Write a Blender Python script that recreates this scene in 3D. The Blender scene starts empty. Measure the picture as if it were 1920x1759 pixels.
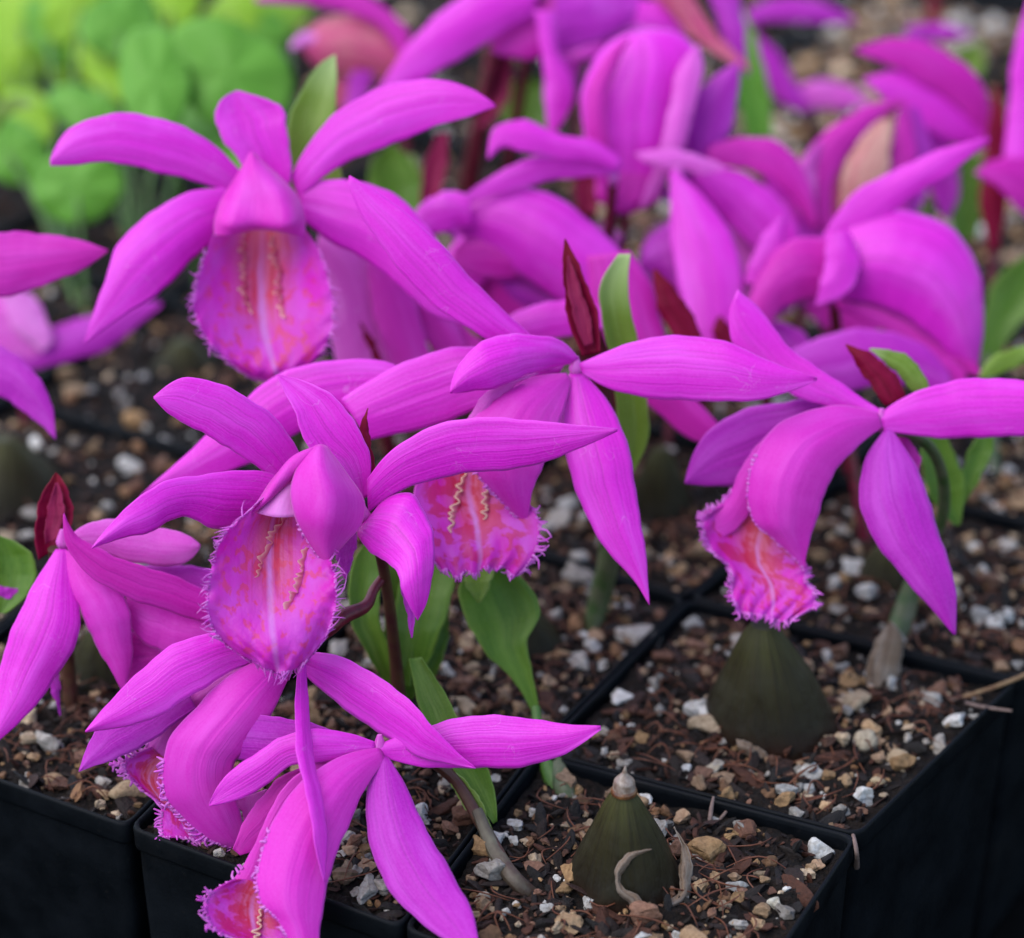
import bpy, math, random
import numpy as np
R = math.radians
rng = np.random.RandomState(7)
S = 0.01                                    # the script thinks in centimetres

# ------------------------------------------------------------------ camera, light, exposure
scn = bpy.context.scene
YAW, PITCH, FPX = R(-29.76), R(29.24), 5200.0
CAM = np.array([23.52, -36.59, 34.68])
FW = np.array([math.cos(PITCH)*math.sin(YAW), math.cos(PITCH)*math.cos(YAW), -math.sin(PITCH)])
RT = np.array([math.cos(YAW), -math.sin(YAW), 0.0])
UP = np.cross(RT, FW)
cd = bpy.data.cameras.new('camera'); cam = bpy.data.objects.new('camera', cd)
scn.collection.objects.link(cam); scn.camera = cam
cam.location = CAM*S; cam.rotation_euler = (R(90)-PITCH, 0, -YAW)
cd.sensor_width = 36; cd.lens = FPX/1920*36
cd.clip_start = 0.02; cd.clip_end = 20
cd.dof.use_dof = True; cd.dof.focus_distance = 0.568; cd.dof.aperture_fstop = 8.0
w = bpy.data.worlds.new('World'); scn.world = w; w.use_nodes = True
nt = w.node_tree; bg = nt.nodes['Background']
sky = nt.nodes.new('ShaderNodeTexSky'); sky.sky_type = 'NISHITA'; sky.sun_disc = False
sky.sun_elevation = R(58); sky.sun_rotation = R(-70)
nt.links.new(sky.outputs[0], bg.inputs[0]); bg.inputs[1].default_value = 0.145
sd = bpy.data.lights.new('sun', 'SUN'); sun = bpy.data.objects.new('sun', sd)
scn.collection.objects.link(sun)
sd.energy = 1.5; sd.angle = R(60); sd.color = (1, 0.96, 0.9)
from mathutils import Vector
sun.rotation_euler = Vector(-RT*0.62+np.array([0, 0, 1.0])-FW*0.45*np.array([1, 1, 0])).to_track_quat('Z', 'Y').to_euler()
scn.view_settings.view_transform = 'Standard'; scn.view_settings.look = 'None'
scn.view_settings.exposure = 1.15; scn.view_settings.gamma = 1
scn.render.engine = 'CYCLES'
scn.cycles.use_denoising = True
scn.cycles.max_bounces = 8; scn.cycles.transmission_bounces = 6

# ------------------------------------------------------------------ helpers
def P(x, y, d):                              # a point of the place seen at x, y at distance d (cm)
    return CAM + FW*d + RT*((x-960)/FPX*d) + UP*((879.5-y)/FPX*d)
def G(x, y, z=-0.4):                         # where that sight line meets the level z
    v = P(x, y, 1.0)-CAM
    return CAM + v*((z-CAM[2])/v[2])
def dep(p): return float((np.array(p)-CAM)@FW)

def spl(pts, n, even=True):
    p = np.array(pts, float)
    if len(p) == 2:
        t = np.linspace(0, 1, n)[:, None]; return p[0]*(1-t)+p[1]*t
    seg = np.maximum(np.linalg.norm(np.diff(p, axis=0), axis=1), 1e-6)
    t = np.concatenate([[0], np.cumsum(seg)])
    m = np.zeros_like(p)
    for i in range(1, len(p)-1):
        a, b = t[i]-t[i-1], t[i+1]-t[i]
        m[i] = ((p[i]-p[i-1])/a*b + (p[i+1]-p[i])/b*a)/(a+b)
    m[0] = 1.5*(p[1]-p[0])/seg[0]-0.5*m[1]; m[-1] = 1.5*(p[-1]-p[-2])/seg[-1]-0.5*m[-2]
    def ev(tt):
        k = np.clip(np.searchsorted(t, tt, side='right')-1, 0, len(p)-2)
        h = (t[k+1]-t[k])[:, None]; s = ((tt-t[k])[:, None])/h
        return (2*s**3-3*s**2+1)*p[k]+(s**3-2*s**2+s)*h*m[k]+(-2*s**3+3*s**2)*p[k+1]+(s**3-s**2)*h*m[k+1]
    q = ev(np.linspace(0, t[-1], max(n*6, 60)))
    if not even: return ev(np.linspace(0, t[-1], n))
    L = np.concatenate([[0], np.cumsum(np.linalg.norm(np.diff(q, axis=0), axis=1))])
    tt = np.linspace(0, L[-1], n)
    return np.stack([np.interp(tt, L, q[:, j]) for j in range(q.shape[1])], 1)

class MB:
    def __init__(s): s.v = []; s.f = []; s.uv = []; s.m = []; s.n = 0; s.col = []
    def add(s, verts, faces, uvs=None, mi=0, col=None):
        verts = np.asarray(verts, float).reshape(-1, 3)
        s.v.append(verts); s.f += [tuple(int(i)+s.n for i in f) for f in faces]
        s.uv.append(np.zeros((len(verts), 2)) if uvs is None else np.asarray(uvs, float))
        s.col.append(np.tile(np.array(col if col is not None else (1, 1, 1), float), (len(verts), 1)))
        s.m += [mi]*len(faces); s.n += len(verts)
    def grid(s, X, mi=0, uv=None):           # X: n x m x 3
        n, m = X.shape[:2]
        if uv is None:
            v, u = np.meshgrid(np.linspace(0, 1, n), np.linspace(0, 1, m), indexing='ij'); uv = np.stack([u, v], 2)
        f = [(i*m+j, i*m+j+1, (i+1)*m+j+1, (i+1)*m+j) for i in range(n-1) for j in range(m-1)]
        s.add(X.reshape(-1, 3), f, uv.reshape(-1, 2), mi)
    def tube(s, pts, rad, sides=10, n=24, mi=0, cap=True):
        c = spl(pts, n); r = np.interp(np.linspace(0, 1, n), np.linspace(0, 1, len(rad)), rad)
        T = np.gradient(c, axis=0); T /= np.linalg.norm(T, axis=1)[:, None]+1e-9
        a = np.cross(T[0], [0.31, 0.2, 0.93]); a /= np.linalg.norm(a)
        X = []
        for i in range(n):
            a = a-T[i]*(a@T[i]); a /= np.linalg.norm(a); b = np.cross(T[i], a)
            th = np.linspace(0, 2*math.pi, sides+1)
            X.append(c[i]+r[i]*(np.cos(th)[:, None]*a+np.sin(th)[:, None]*b))
        s.grid(np.array(X), mi)
        if cap:
            for k, i in ((0, 0), (1, n-1)):
                base = s.n; s.add(X[i][:-1], [tuple(range(sides))], None, mi)
    def build(s, name, mats, parent=None, smooth=True, thick=None, col=False):
        me = bpy.data.meshes.new(name)
        V = np.concatenate(s.v)
        if parent is not None: V = V-np.array(parent['_w'])
        me.from_pydata((V*S).tolist(), [], s.f)
        UV = np.concatenate(s.uv)
        lay = me.uv_layers.new(name='UVMap')
        li = np.zeros(len(me.loops), int); me.loops.foreach_get('vertex_index', li)
        lay.data.foreach_set('uv', UV[li].ravel())
        if col:
            C = np.concatenate(s.col); at = me.color_attributes.new('Col', 'FLOAT_COLOR', 'POINT')
            at.data.foreach_set('color', np.concatenate([C, np.ones((len(C), 1))], 1).ravel())
        for m in (mats if isinstance(mats, (list, tuple)) else [mats]): me.materials.append(m)
        me.polygons.foreach_set('material_index', s.m)
        me.polygons.foreach_set('use_smooth', [smooth]*len(s.f)); me.update()
        o = bpy.data.objects.new(name, me); scn.collection.objects.link(o)
        if parent is not None:
            o.parent = parent; o['_w'] = parent['_w']
        if thick:
            md = o.modifiers.new('thickness', 'SOLIDIFY'); md.thickness = thick*S; md.offset = 0
        return o
def tag(o, label=None, cat=None, group=None, kind=None):
    if label: o['label'] = label
    if cat: o['category'] = cat
    if group: o['group'] = group
    if kind: o['kind'] = kind
    return o
def empty(name, loc, label, cat, group=None):
    o = bpy.data.objects.new(name, None); scn.collection.objects.link(o)
    o.empty_display_size = 0.005
    o.location = np.array(loc)*S; o['_w'] = [float(a) for a in loc]
    return tag(o, label, cat, group)

# ------------------------------------------------------------------ materials
def mat(name, rough=0.5, spec=0.5):
    m = bpy.data.materials.new(name); m.use_nodes = True
    t = m.node_tree; b = t.nodes['Principled BSDF']
    b.inputs['Roughness'].default_value = rough; b.inputs['Specular IOR Level'].default_value = spec
    return m, t, b
def N(t, kind, **kw):
    n = t.nodes.new(kind)
    for k, v in kw.items():
        if k in n.inputs: n.inputs[k].default_value = v
        else: setattr(n, k, v)
    return n
def ramp(t, src, stops):
    r = t.nodes.new('ShaderNodeValToRGB'); e = r.color_ramp.elements
    while len(e) > 1: e.remove(e[-1])
    e[0].position = stops[0][0]; e[0].color = (*stops[0][1], 1)
    for p, c in stops[1:]:
        x = e.new(p); x.color = (*c, 1)
    t.links.new(src, r.inputs[0]); return r.outputs[0]
def math_(t, op, a, b=None, c=None, clamp=False):
    n = t.nodes.new('ShaderNodeMath'); n.operation = op; n.use_clamp = clamp
    for i, x in enumerate((a, b, c)):
        if x is None: continue
        if isinstance(x, (int, float)): n.inputs[i].default_value = x
        else: t.links.new(x, n.inputs[i])
    return n.outputs[0]
def mix(t, f, a, b, mode='MIX'):
    n = t.nodes.new('ShaderNodeMix'); n.data_type = 'RGBA'; n.blend_type = mode
    for s, x in ((n.inputs[0], f), (n.inputs[6], a), (n.inputs[7], b)):
        if isinstance(x, (int, float)): s.default_value = x
        elif isinstance(x, tuple): s.default_value = (*x, 1)
        else: t.links.new(x, s)
    return n.outputs[2]
def uvsplit(t):
    u = N(t, 'ShaderNodeUVMap'); u.uv_map = 'UVMap'
    s = N(t, 'ShaderNodeSeparateXYZ'); t.links.new(u.outputs[0], s.inputs[0])
    return u.outputs[0], s.outputs[0], s.outputs[1]
def combine(t, x, y, z=0.0):
    c = N(t, 'ShaderNodeCombineXYZ')
    for i, a in enumerate((x, y, z)):
        if isinstance(a, (int, float)): c.inputs[i].default_value = a
        else: t.links.new(a, c.inputs[i])
    return c.outputs[0]
def noise(t, vec, scale, detail=3, rough=0.5, dist=0.0):
    n = N(t, 'ShaderNodeTexNoise', Scale=scale, Detail=detail, Roughness=rough, Distortion=dist)
    t.links.new(vec, n.inputs['Vector']); return n.outputs[0]
def thin(t, b, col, fac):                    # a thin leaf or petal lets some light through
    tr = N(t, 'ShaderNodeBsdfTranslucent'); t.links.new(col, tr.inputs[0])
    mx = N(t, 'ShaderNodeMixShader'); mx.inputs[0].default_value = fac
    out = [n for n in t.nodes if n.type == 'OUTPUT_MATERIAL'][0]
    t.links.new(b.outputs[0], mx.inputs[1]); t.links.new(tr.outputs[0], mx.inputs[2])
    t.links.new(mx.outputs[0], out.inputs[0])
def bump(t, b, h, strength, dist):
    bm = N(t, 'ShaderNodeBump'); bm.inputs['Strength'].default_value = strength
    bm.inputs['Distance'].default_value = dist; t.links.new(h, bm.inputs['Height'])
    t.links.new(bm.outputs[0], b.inputs['Normal'])

def blade_mat(name, main, dark, pale, veins=26, trans=0.3, rough=0.5, sheen=0.06, vein_amt=0.6, basecol=None, tipcol=None, edge=0.6, marks=False, spec=0.3):
    m, t, b = mat(name, rough, spec)
    uv, u, v = uvsplit(t)
    oi = N(t, 'ShaderNodeObjectInfo')
    rnd = math_(t, 'MULTIPLY', oi.outputs['Random'], 37.0)
    vv = combine(t, math_(t, 'MULTIPLY', u, float(veins)), math_(t, 'MULTIPLY', v, 1.3), rnd)
    n1 = noise(t, vv, 1.0, 3, 0.55, 0.15)
    tc = N(t, 'ShaderNodeTexCoord')
    n2 = noise(t, combine(t, math_(t, 'MULTIPLY', u, 2.6), math_(t, 'MULTIPLY', v, 1.5), math_(t, 'ADD', rnd, 5.0)), 1.0, 4, 0.6)
    n3 = noise(t, tc.outputs['Object'], 2000.0, 2, 0.7)
    c = mix(t, math_(t, 'MULTIPLY', ramp(t, n1, [(0.36, (1, 1, 1)), (0.50, (0, 0, 0))]), vein_amt), main, dark)
    c = mix(t, math_(t, 'MULTIPLY', ramp(t, n2, [(0.46, (0, 0, 0)), (0.72, (1, 1, 1))]), 0.5), c, pale)
    eu = math_(t, 'ABSOLUTE', math_(t, 'SUBTRACT', math_(t, 'MULTIPLY', u, 2.0), 1.0))
    e = ramp(t, eu, [(0.93, (0, 0, 0)), (0.995, (1, 1, 1))])
    c = mix(t, math_(t, 'MULTIPLY', e, edge), c, pale)
    mid = ramp(t, eu, [(0.0, (1, 1, 1)), (0.045, (0, 0, 0))])
    c = mix(t, math_(t, 'MULTIPLY', mid, min(1, vein_amt*1.2)), c, dark)
    if basecol: c = mix(t, ramp(t, v, [(0.0, (0.85, 0.85, 0.85)), (0.22, (0, 0, 0))]), c, basecol)
    if tipcol: c = mix(t, ramp(t, v, [(0.72, (0, 0, 0)), (1.0, (0.8, 0.8, 0.8))]), c, tipcol)
    sp = ramp(t, n3, [(0.35, (0, 0, 0)), (0.75, (1, 1, 1))])
    c = mix(t, math_(t, 'MULTIPLY', sp, 0.22), c, pale)
    if marks:                                # dried spray marks: broken pale threads
        n5 = noise(t, tc.outputs['Object'], 190.0, 2, 0.5, 0.6); n6 = noise(t, tc.outputs['Object'], 120.0, 1)
        th = ramp(t, math_(t, 'ABSOLUTE', math_(t, 'SUBTRACT', n5, 0.5)), [(0.002, (1, 1, 1)), (0.007, (0, 0, 0))])
        th = math_(t, 'MULTIPLY', th, ramp(t, n6, [(0.56, (0, 0, 0)), (0.62, (1, 1, 1))]))
        c = mix(t, math_(t, 'MULTIPLY', th, 0.2), c, (0.82, 0.45, 0.84))
    t.links.new(c, b.inputs['Base Color'])
    b.inputs['Sheen Weight'].default_value = sheen; b.inputs['Sheen Roughness'].default_value = 0.4
    b.inputs['Sheen Tint'].default_value = (1, 0.8, 1, 1)
    h = math_(t, 'ADD', math_(t, 'MULTIPLY', n1, 0.8), math_(t, 'MULTIPLY', n3, 0.12))
    bump(t, b, h, 0.38, 0.0005)
    thin(t, b, c, trans)
    return m
MAG = (0.75, 0.012, 0.60)
M = {}
M['petal'] = blade_mat('magenta_petal', MAG, (0.54, 0.004, 0.42), (0.84, 0.11, 0.80), trans=0.26, rough=0.4, spec=0.42, marks=True)
M['petal_deep'] = blade_mat('deep_magenta_petal', (0.64, 0.010, 0.42), (0.46, 0.003, 0.32), (0.74, 0.07, 0.60))
M['petal_violet_or_shaded'] = blade_mat('violet_or_shaded_petal', (0.50, 0.010, 0.47), (0.36, 0.003, 0.35), (0.70, 0.12, 0.72))  # violet petals; darkened a little to carry the lowest flower's shade as colour
M['petal_pale'] = blade_mat('pale_pink_petal', (0.74, 0.09, 0.60), (0.66, 0.05, 0.52), (0.82, 0.26, 0.74), marks=True)
M['lobe'] = blade_mat('lip_outside', (0.72, 0.024, 0.52), (0.62, 0.012, 0.46), (0.80, 0.11, 0.70), vein_amt=0.22, sheen=0.2)
M['wilted'] = blade_mat('wilted_petal', (0.62, 0.07, 0.22), (0.50, 0.008, 0.16), (0.74, 0.44, 0.34), veins=6, vein_amt=0.9, tipcol=(0.62, 0.015, 0.28))
M['wilted_cream'] = blade_mat('withered_cream_petal', (0.66, 0.30, 0.26), (0.55, 0.08, 0.16), (0.78, 0.62, 0.46), veins=5, vein_amt=0.7)
M['leaf'] = blade_mat('orchid_leaf', (0.085, 0.19, 0.012), (0.05, 0.135, 0.008), (0.22, 0.36, 0.06), veins=18, sheen=0.05, rough=0.36, trans=0.3, vein_amt=0.6)
M['leaf_pale'] = blade_mat('pale_orchid_leaf', (0.17, 0.28, 0.022), (0.11, 0.21, 0.012), (0.34, 0.46, 0.14), veins=14, sheen=0.05, tipcol=(0.45, 0.58, 0.25), vein_amt=0.5)
M['round_leaf'] = blade_mat('broad_leaf', (0.14, 0.38, 0.035), (0.09, 0.29, 0.02), (0.24, 0.50, 0.08), veins=5, sheen=0.02, trans=0.35, vein_amt=0.4)
M['lime_leaf'] = blade_mat('lime_leaf', (0.28, 0.50, 0.02), (0.17, 0.38, 0.012), (0.40, 0.58, 0.06), veins=5, sheen=0.02, trans=0.35, vein_amt=0.4)
M['bract'] = blade_mat('dark_red_bract', (0.19, 0.001, 0.026), (0.09, 0.0005, 0.010), (0.26, 0.010, 0.06), veins=10, sheen=0.0, rough=0.5, trans=0.2, edge=0.2, spec=0.12, tipcol=(0.22, 0.015, 0.02))
M['bract_in'] = blade_mat('bract_inside', (0.23, 0.008, 0.055), (0.12, 0.003, 0.03), (0.30, 0.03, 0.10), veins=7, trans=0.2, edge=0, spec=0.12)
M['papery'] = blade_mat('papery_sheath', (0.19, 0.12, 0.075), (0.07, 0.035, 0.02), (0.38, 0.34, 0.30), veins=9, sheen=0, rough=0.6, vein_amt=0.9)
M['throat'] = blade_mat('pale_throat', (0.78, 0.20, 0.68), (0.74, 0.15, 0.64), (0.84, 0.36, 0.78), veins=6, vein_amt=0.2)

def lip_inner(name, su, sv, lo, red, zs):
    m, t, b = mat(name, 0.42, 0.3)
    uv, u, v = uvsplit(t); oi = N(t, 'ShaderNodeObjectInfo')
    rnd = math_(t, 'MULTIPLY', oi.outputs['Random'], 53.0)
    cu = math_(t, 'SUBTRACT', u, 0.5)
    au = math_(t, 'ABSOLUTE', cu)
    tc = N(t, 'ShaderNodeTexCoord')
    n0 = noise(t, combine(t, math_(t, 'MULTIPLY', u, 5.0), math_(t, 'MULTIPLY', v, 4.0), rnd), 1.0, 3)
    c = mix(t, ramp(t, n0, [(0.35, (0, 0, 0)), (0.65, (1, 1, 1))]), (0.60, 0.012, 0.42), (0.58, 0.055, 0.52))
    # coral centre
    cen = math_(t, 'MULTIPLY', ramp(t, au, [(0.07, (1, 1, 1)), (0.27, (0, 0, 0))]), ramp(t, v, [(0.0, (1, 1, 1)), (0.45, (.8, .8, .8)), (0.75, (0, 0, 0))]))
    c = mix(t, math_(t, 'MULTIPLY', cen, 0.9), c, (0.58, 0.10, 0.14))
    # streaks running down the throat
    st = noise(t, combine(t, math_(t, 'MULTIPLY', u, 30.0), math_(t, 'MULTIPLY', v, 1.6), rnd), 1.0, 2, 0.5, 0.4)
    c = mix(t, math_(t, 'MULTIPLY', math_(t, 'MULTIPLY', ramp(t, st, [(0.5, (0, 0, 0)), (0.6, (1, 1, 1))]), cen), 0.8), c, (0.50, 0.018, 0.05))
    # blotches
    wv = combine(t, math_(t, 'MULTIPLY', u, su), math_(t, 'MULTIPLY', v, sv), rnd)
    bl = noise(t, wv, 1.0, 2.5, 0.5, 0.3)
    zone = math_(t, 'MULTIPLY', ramp(t, au, [(0.36, (1, 1, 1)), (0.46, (0, 0, 0))]), ramp(t, v, [(0.03, (zs, zs, zs)), (0.45, (1, 1, 1)), (0.9, (0.9, 0.9, 0.9)), (1.0, (0, 0, 0))]))
    k = math_(t, 'MULTIPLY', ramp(t, bl, [(lo, (0, 0, 0)), (lo+.075, (1, 1, 1))]), zone)
    c = mix(t, math_(t, 'MULTIPLY', k, 0.68), c, red)
    # pale streak down the middle
    wob = math_(t, 'ADD', cu, math_(t, 'MULTIPLY', math_(t, 'SUBTRACT', n0, 0.5), 0.05))
    ln = ramp(t, math_(t, 'ABSOLUTE', wob), [(0.008, (1, 1, 1)), (0.035, (0, 0, 0))])
    ln = math_(t, 'MULTIPLY', ln, ramp(t, v, [(0.1, (.3, .3, .3)), (0.5, (1, 1, 1)), (0.95, (.6, .6, .6))]))
    c = mix(t, math_(t, 'MULTIPLY', ln, 0.8), c, (0.58, 0.20, 0.60))
    t.links.new(c, b.inputs['Base Color'])
    n3 = noise(t, tc.outputs['Object'], 1800.0, 2)
    bump(t, b, math_(t, 'ADD', math_(t, 'MULTIPLY', bl, 1.0), math_(t, 'MULTIPLY', n3, 0.3)), 0.4, 0.0006)
    thin(t, b, c, 0.25)
    return m
M['lip_in'] = lip_inner('spotted_lip', 15.0, 17.0, .535, (0.62, 0.04, 0.10), .1)
M['lip_red'] = lip_inner('red_blotched_lip', 8.5, 10.0, .47, (0.50, 0.008, 0.035), .8)
def crest_mat():
    m, t, b = mat('lip_crest', 0.45, 0.3); uv, u, v = uvsplit(t)
    c = ramp(t, u, [(0.0, (0.58, 0.05, 0.24)), (0.55, (0.68, 0.18, 0.26)), (0.85, (0.76, 0.36, 0.36)), (1.0, (0.84, 0.60, 0.46))])
    t.links.new(c, b.inputs['Base Color']); thin(t, b, c, 0.3); return m
M['crest'] = crest_mat()
def plain(name, c1, c2, scale=300, rough=0.6, spec=0.4, bumps=0.4, bd=0.0006, stops=(0.35, 0.65), trans=0):
    m, t, b = mat(name, rough, spec)
    tc = N(t, 'ShaderNodeTexCoord'); n = noise(t, tc.outputs['Object'], scale, 5, 0.6)
    c = ramp(t, n, [(stops[0], c1), (stops[1], c2)]); t.links.new(c, b.inputs['Base Color'])
    bump(t, b, n, bumps, bd)
    if trans: thin(t, b, c, trans)
    return m
M['hair'] = plain('lip_fringe', (0.68, 0.06, 0.62), (0.76, 0.24, 0.72), 500, 0.5, trans=0.3)
M['crest_'] = plain('lip_crest', (0.70, 0.26, 0.24), (0.76, 0.42, 0.26), 900, 0.4, trans=0.2)
M['stem_red'] = plain('red_stem', (0.13, 0.006, 0.025), (0.06, 0.003, 0.01), 300, 0.4)
M['stem_brown'] = plain('dark_stem', (0.055, 0.012, 0.012), (0.07, 0.032, 0.015), 300, 0.45)
M['stem_green'] = plain('green_stem', (0.035, 0.07, 0.016), (0.10, 0.10, 0.055), 250, 0.5)
M['stem_sheath'] = plain('brown_sheath', (0.045, 0.022, 0.016), (0.11, 0.10, 0.065), 180, 0.5)
M['stem_leafgreen'] = plain('leaf_stalk', (0.045, 0.11, 0.014), (0.07, 0.15, 0.025), 200, 0.4)
M['soil'] = plain('potting_mix', (0.003, 0.002, 0.0015), (0.015, 0.008, 0.005), 700, 0.85, 0.25, 1.0, 0.003)
M['twig'] = plain('dry_root', (0.13, 0.06, 0.025), (0.24, 0.15, 0.07), 500, 0.6)
M['fibre'] = plain('red_fibre', (0.07, 0.017, 0.006), (0.13, 0.04, 0.014), 500, 0.6)
M['wisp'] = plain('grey_twig', (0.11, 0.07, 0.06), (0.18, 0.12, 0.10), 500, 0.7)
M['cap'] = plain('brown_scar', (0.12, 0.07, 0.045), (0.30, 0.24, 0.20), 600, 0.3, 0.6)
M['capring'] = plain('scar_ring', (0.05, 0.013, 0.003), (0.15, 0.06, 0.018), 600, 0.35, 0.6)
def grain():
    m, t, b = mat('grain', 0.75, 0.35)
    a = N(t, 'ShaderNodeAttribute'); a.attribute_name = 'Col'
    tc = N(t, 'ShaderNodeTexCoord'); n = noise(t, tc.outputs['Object'], 900, 5, 0.65)
    c = mix(t, 1.0, a.outputs[0], ramp(t, n, [(0.3, (0.5, 0.45, 0.4)), (0.6, (1, 1, 1))]), 'MULTIPLY')
    t.links.new(c, b.inputs['Base Color']); bump(t, b, n, 0.7, 0.001)
    return m
M['grain'] = grain()
def pot_mat():
    m, t, b = mat('black_plastic', 0.38, 0.10)
    tc = N(t, 'ShaderNodeTexCoord'); n = noise(t, tc.outputs['Object'], 60, 6, 0.65)
    n2 = noise(t, tc.outputs['Object'], 900, 3, 0.6)
    c = ramp(t, n, [(0.3, (0.0012, 0.0018, 0.0026)), (0.75, (0.004, 0.0055, 0.008))])
    c = mix(t, ramp(t, n2, [(0.66, (0, 0, 0)), (0.74, (0.35, 0.35, 0.35))]), c, (0.02, 0.018, 0.016))
    n4 = noise(t, tc.outputs['Object'], 25.0, 6, 0.7)
    c = mix(t, ramp(t, n4, [(0.55, (0, 0, 0)), (0.75, (0.45, 0.45, 0.45))]), c, (0.016, 0.015, 0.015))
    t.links.new(c, b.inputs['Base Color'])
    t.links.new(ramp(t, n, [(0.3, (0.42, .42, .42)), (0.7, (0.7, .7, .7))]), b.inputs['Roughness'])
    bump(t, b, n2, 0.25, 0.0004)
    return m
M['pot'] = pot_mat()
def bulb_mat():
    m, t, b = mat('pseudobulb_skin', 0.42, 0.10)
    uv, u, v = uvsplit(t)
    vv = combine(t, math_(t, 'MULTIPLY', u, 26.0), math_(t, 'MULTIPLY', v, 1.8), 0.0)
    n = noise(t, vv, 1.0, 4, 0.6, 0.3); tc = N(t, 'ShaderNodeTexCoord')
    n2 = noise(t, tc.outputs['Object'], 130, 4)
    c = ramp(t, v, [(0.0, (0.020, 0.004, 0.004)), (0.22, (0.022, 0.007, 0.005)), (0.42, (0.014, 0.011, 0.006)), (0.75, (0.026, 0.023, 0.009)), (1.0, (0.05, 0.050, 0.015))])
    c = mix(t, math_(t, 'MULTIPLY', ramp(t, n, [(0.4, (0, 0, 0)), (0.65, (1, 1, 1))]), 0.5), c, (0.010, 0.007, 0.005))
    c = mix(t, math_(t, 'MULTIPLY', ramp(t, n2, [(0.45, (0, 0, 0)), (0.7, (1, 1, 1))]), 0.4), c, (0.034, 0.032, 0.02))
    t.links.new(c, b.inputs['Base Color']); bump(t, b, math_(t, 'ADD', n, n2), 0.55, 0.0014)
    return m
M['bulb'] = bulb_mat()

# ------------------------------------------------------------------ surfaces
def blade(A, B, D, d=(0, 0, 0), tilt=0.0, cup=0.15, n=44, m=15, wave=0.02, seed=None):
    """a petal or leaf between two edge lines running base to tip; d moves it nearer (-) or farther (+)"""
    seed = rng.randint(1e6) if seed is None else seed
    r = np.random.RandomState(seed)
    a, b = spl(A, n), spl(B, n)
    for e_, sg in ((a, 1), (b, -1)):
        nn = np.stack([-np.gradient(e_[:, 1]), np.gradient(e_[:, 0])], 1); nn /= np.linalg.norm(nn, axis=1)[:, None]+1e-9
        q_ = np.linspace(0, 1, n); f1_, f2_, f3_ = r.uniform(0, 6.28, 3)
        e_ += nn*((1.6*np.sin(q_*13+f1_)+1.0*np.sin(q_*29+f2_)+.6*np.sin(q_*61+f3_))*np.sin(np.pi*q_))[:, None]
    v = np.linspace(0, 1, n); dd = spl([(i/(len(d)-1)*10, x) for i, x in enumerate(d)], n, False)[:, 1]
    ph = r.uniform(0, 6.28, 6)
    X = np.zeros((n, m, 3))
    for i in range(n):
        w_ = np.linalg.norm(b[i]-a[i])*D/FPX
        for j in range(m):
            u = j/(m-1)*2-1
            p = a[i]*(1-u)/2+b[i]*(1+u)/2
            z = D+dd[i]+tilt*u*min(1, w_)-cup*w_*(0.34*(1-u*u)+0.42*(1-abs(u)**1.15))
            z += 0.022*w_*cup/abs(cup or 1)*math.exp(-(u/0.10)**2)*(1 if v[i] < .93 else 0)
            z += wave*u*u*(math.sin(v[i]*9+ph[0]+u)+0.6*math.sin(v[i]*17+ph[1])) + wave*0.5*math.sin(v[i]*6+u*3+ph[2])
            X[i, j] = P(p[0], p[1], z)
    return X
def patch(rows, D, n=30, m=30):
    g = np.array(rows, float)                # r x c x 3 of (x, y, dz)
    g[..., 2] *= 90                          # so that arc lengths weigh depth too
    a = np.array([spl(r_, m) for r_ in g]); a = np.array([spl(a[:, j], n, False) for j in range(m)]).transpose(1, 0, 2)
    X = np.zeros((n, m, 3))
    for i in range(n):
        for j in range(m): X[i, j] = P(a[i, j, 0], a[i, j, 1], D+a[i, j, 2]/90)
    return X
def fringe(mb, edge, inner, step=0.085, L=0.2, r=0.014, mi=1, jag=0.4):
    L = L*1.35
    edge = np.asarray(edge); inner = np.asarray(inner)
    n = max(4, int(np.sum(np.linalg.norm(np.diff(edge, axis=0), axis=1))/step))
    e, q = spl(edge, n), spl(inner, n)
    for k in np.arange(0, n-1e-6, 1).astype(int):
        o = e[k]-q[k]; o /= np.linalg.norm(o)+1e-9
        T = e[min(k+1, n-1)]-e[max(k-1, 0)]; T /= np.linalg.norm(T)+1e-9
        for rep in range(1 if rng.rand() < .55 else 2):
            dr = o+T*rng.normal(0, jag)+FW*rng.normal(0, 0.35); dr /= np.linalg.norm(dr)
            l = L*rng.uniform(0.45, 1.25); be = T*rng.normal(0, 0.3)*l
            p0 = e[k]-o*0.04+T*rng.normal(0, step*.2)
            mb.tube([p0, p0+dr*l*.55, p0+dr*l+be], [r*1.7, r, r*0.25], 5, 5, mi, cap=False)
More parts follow.
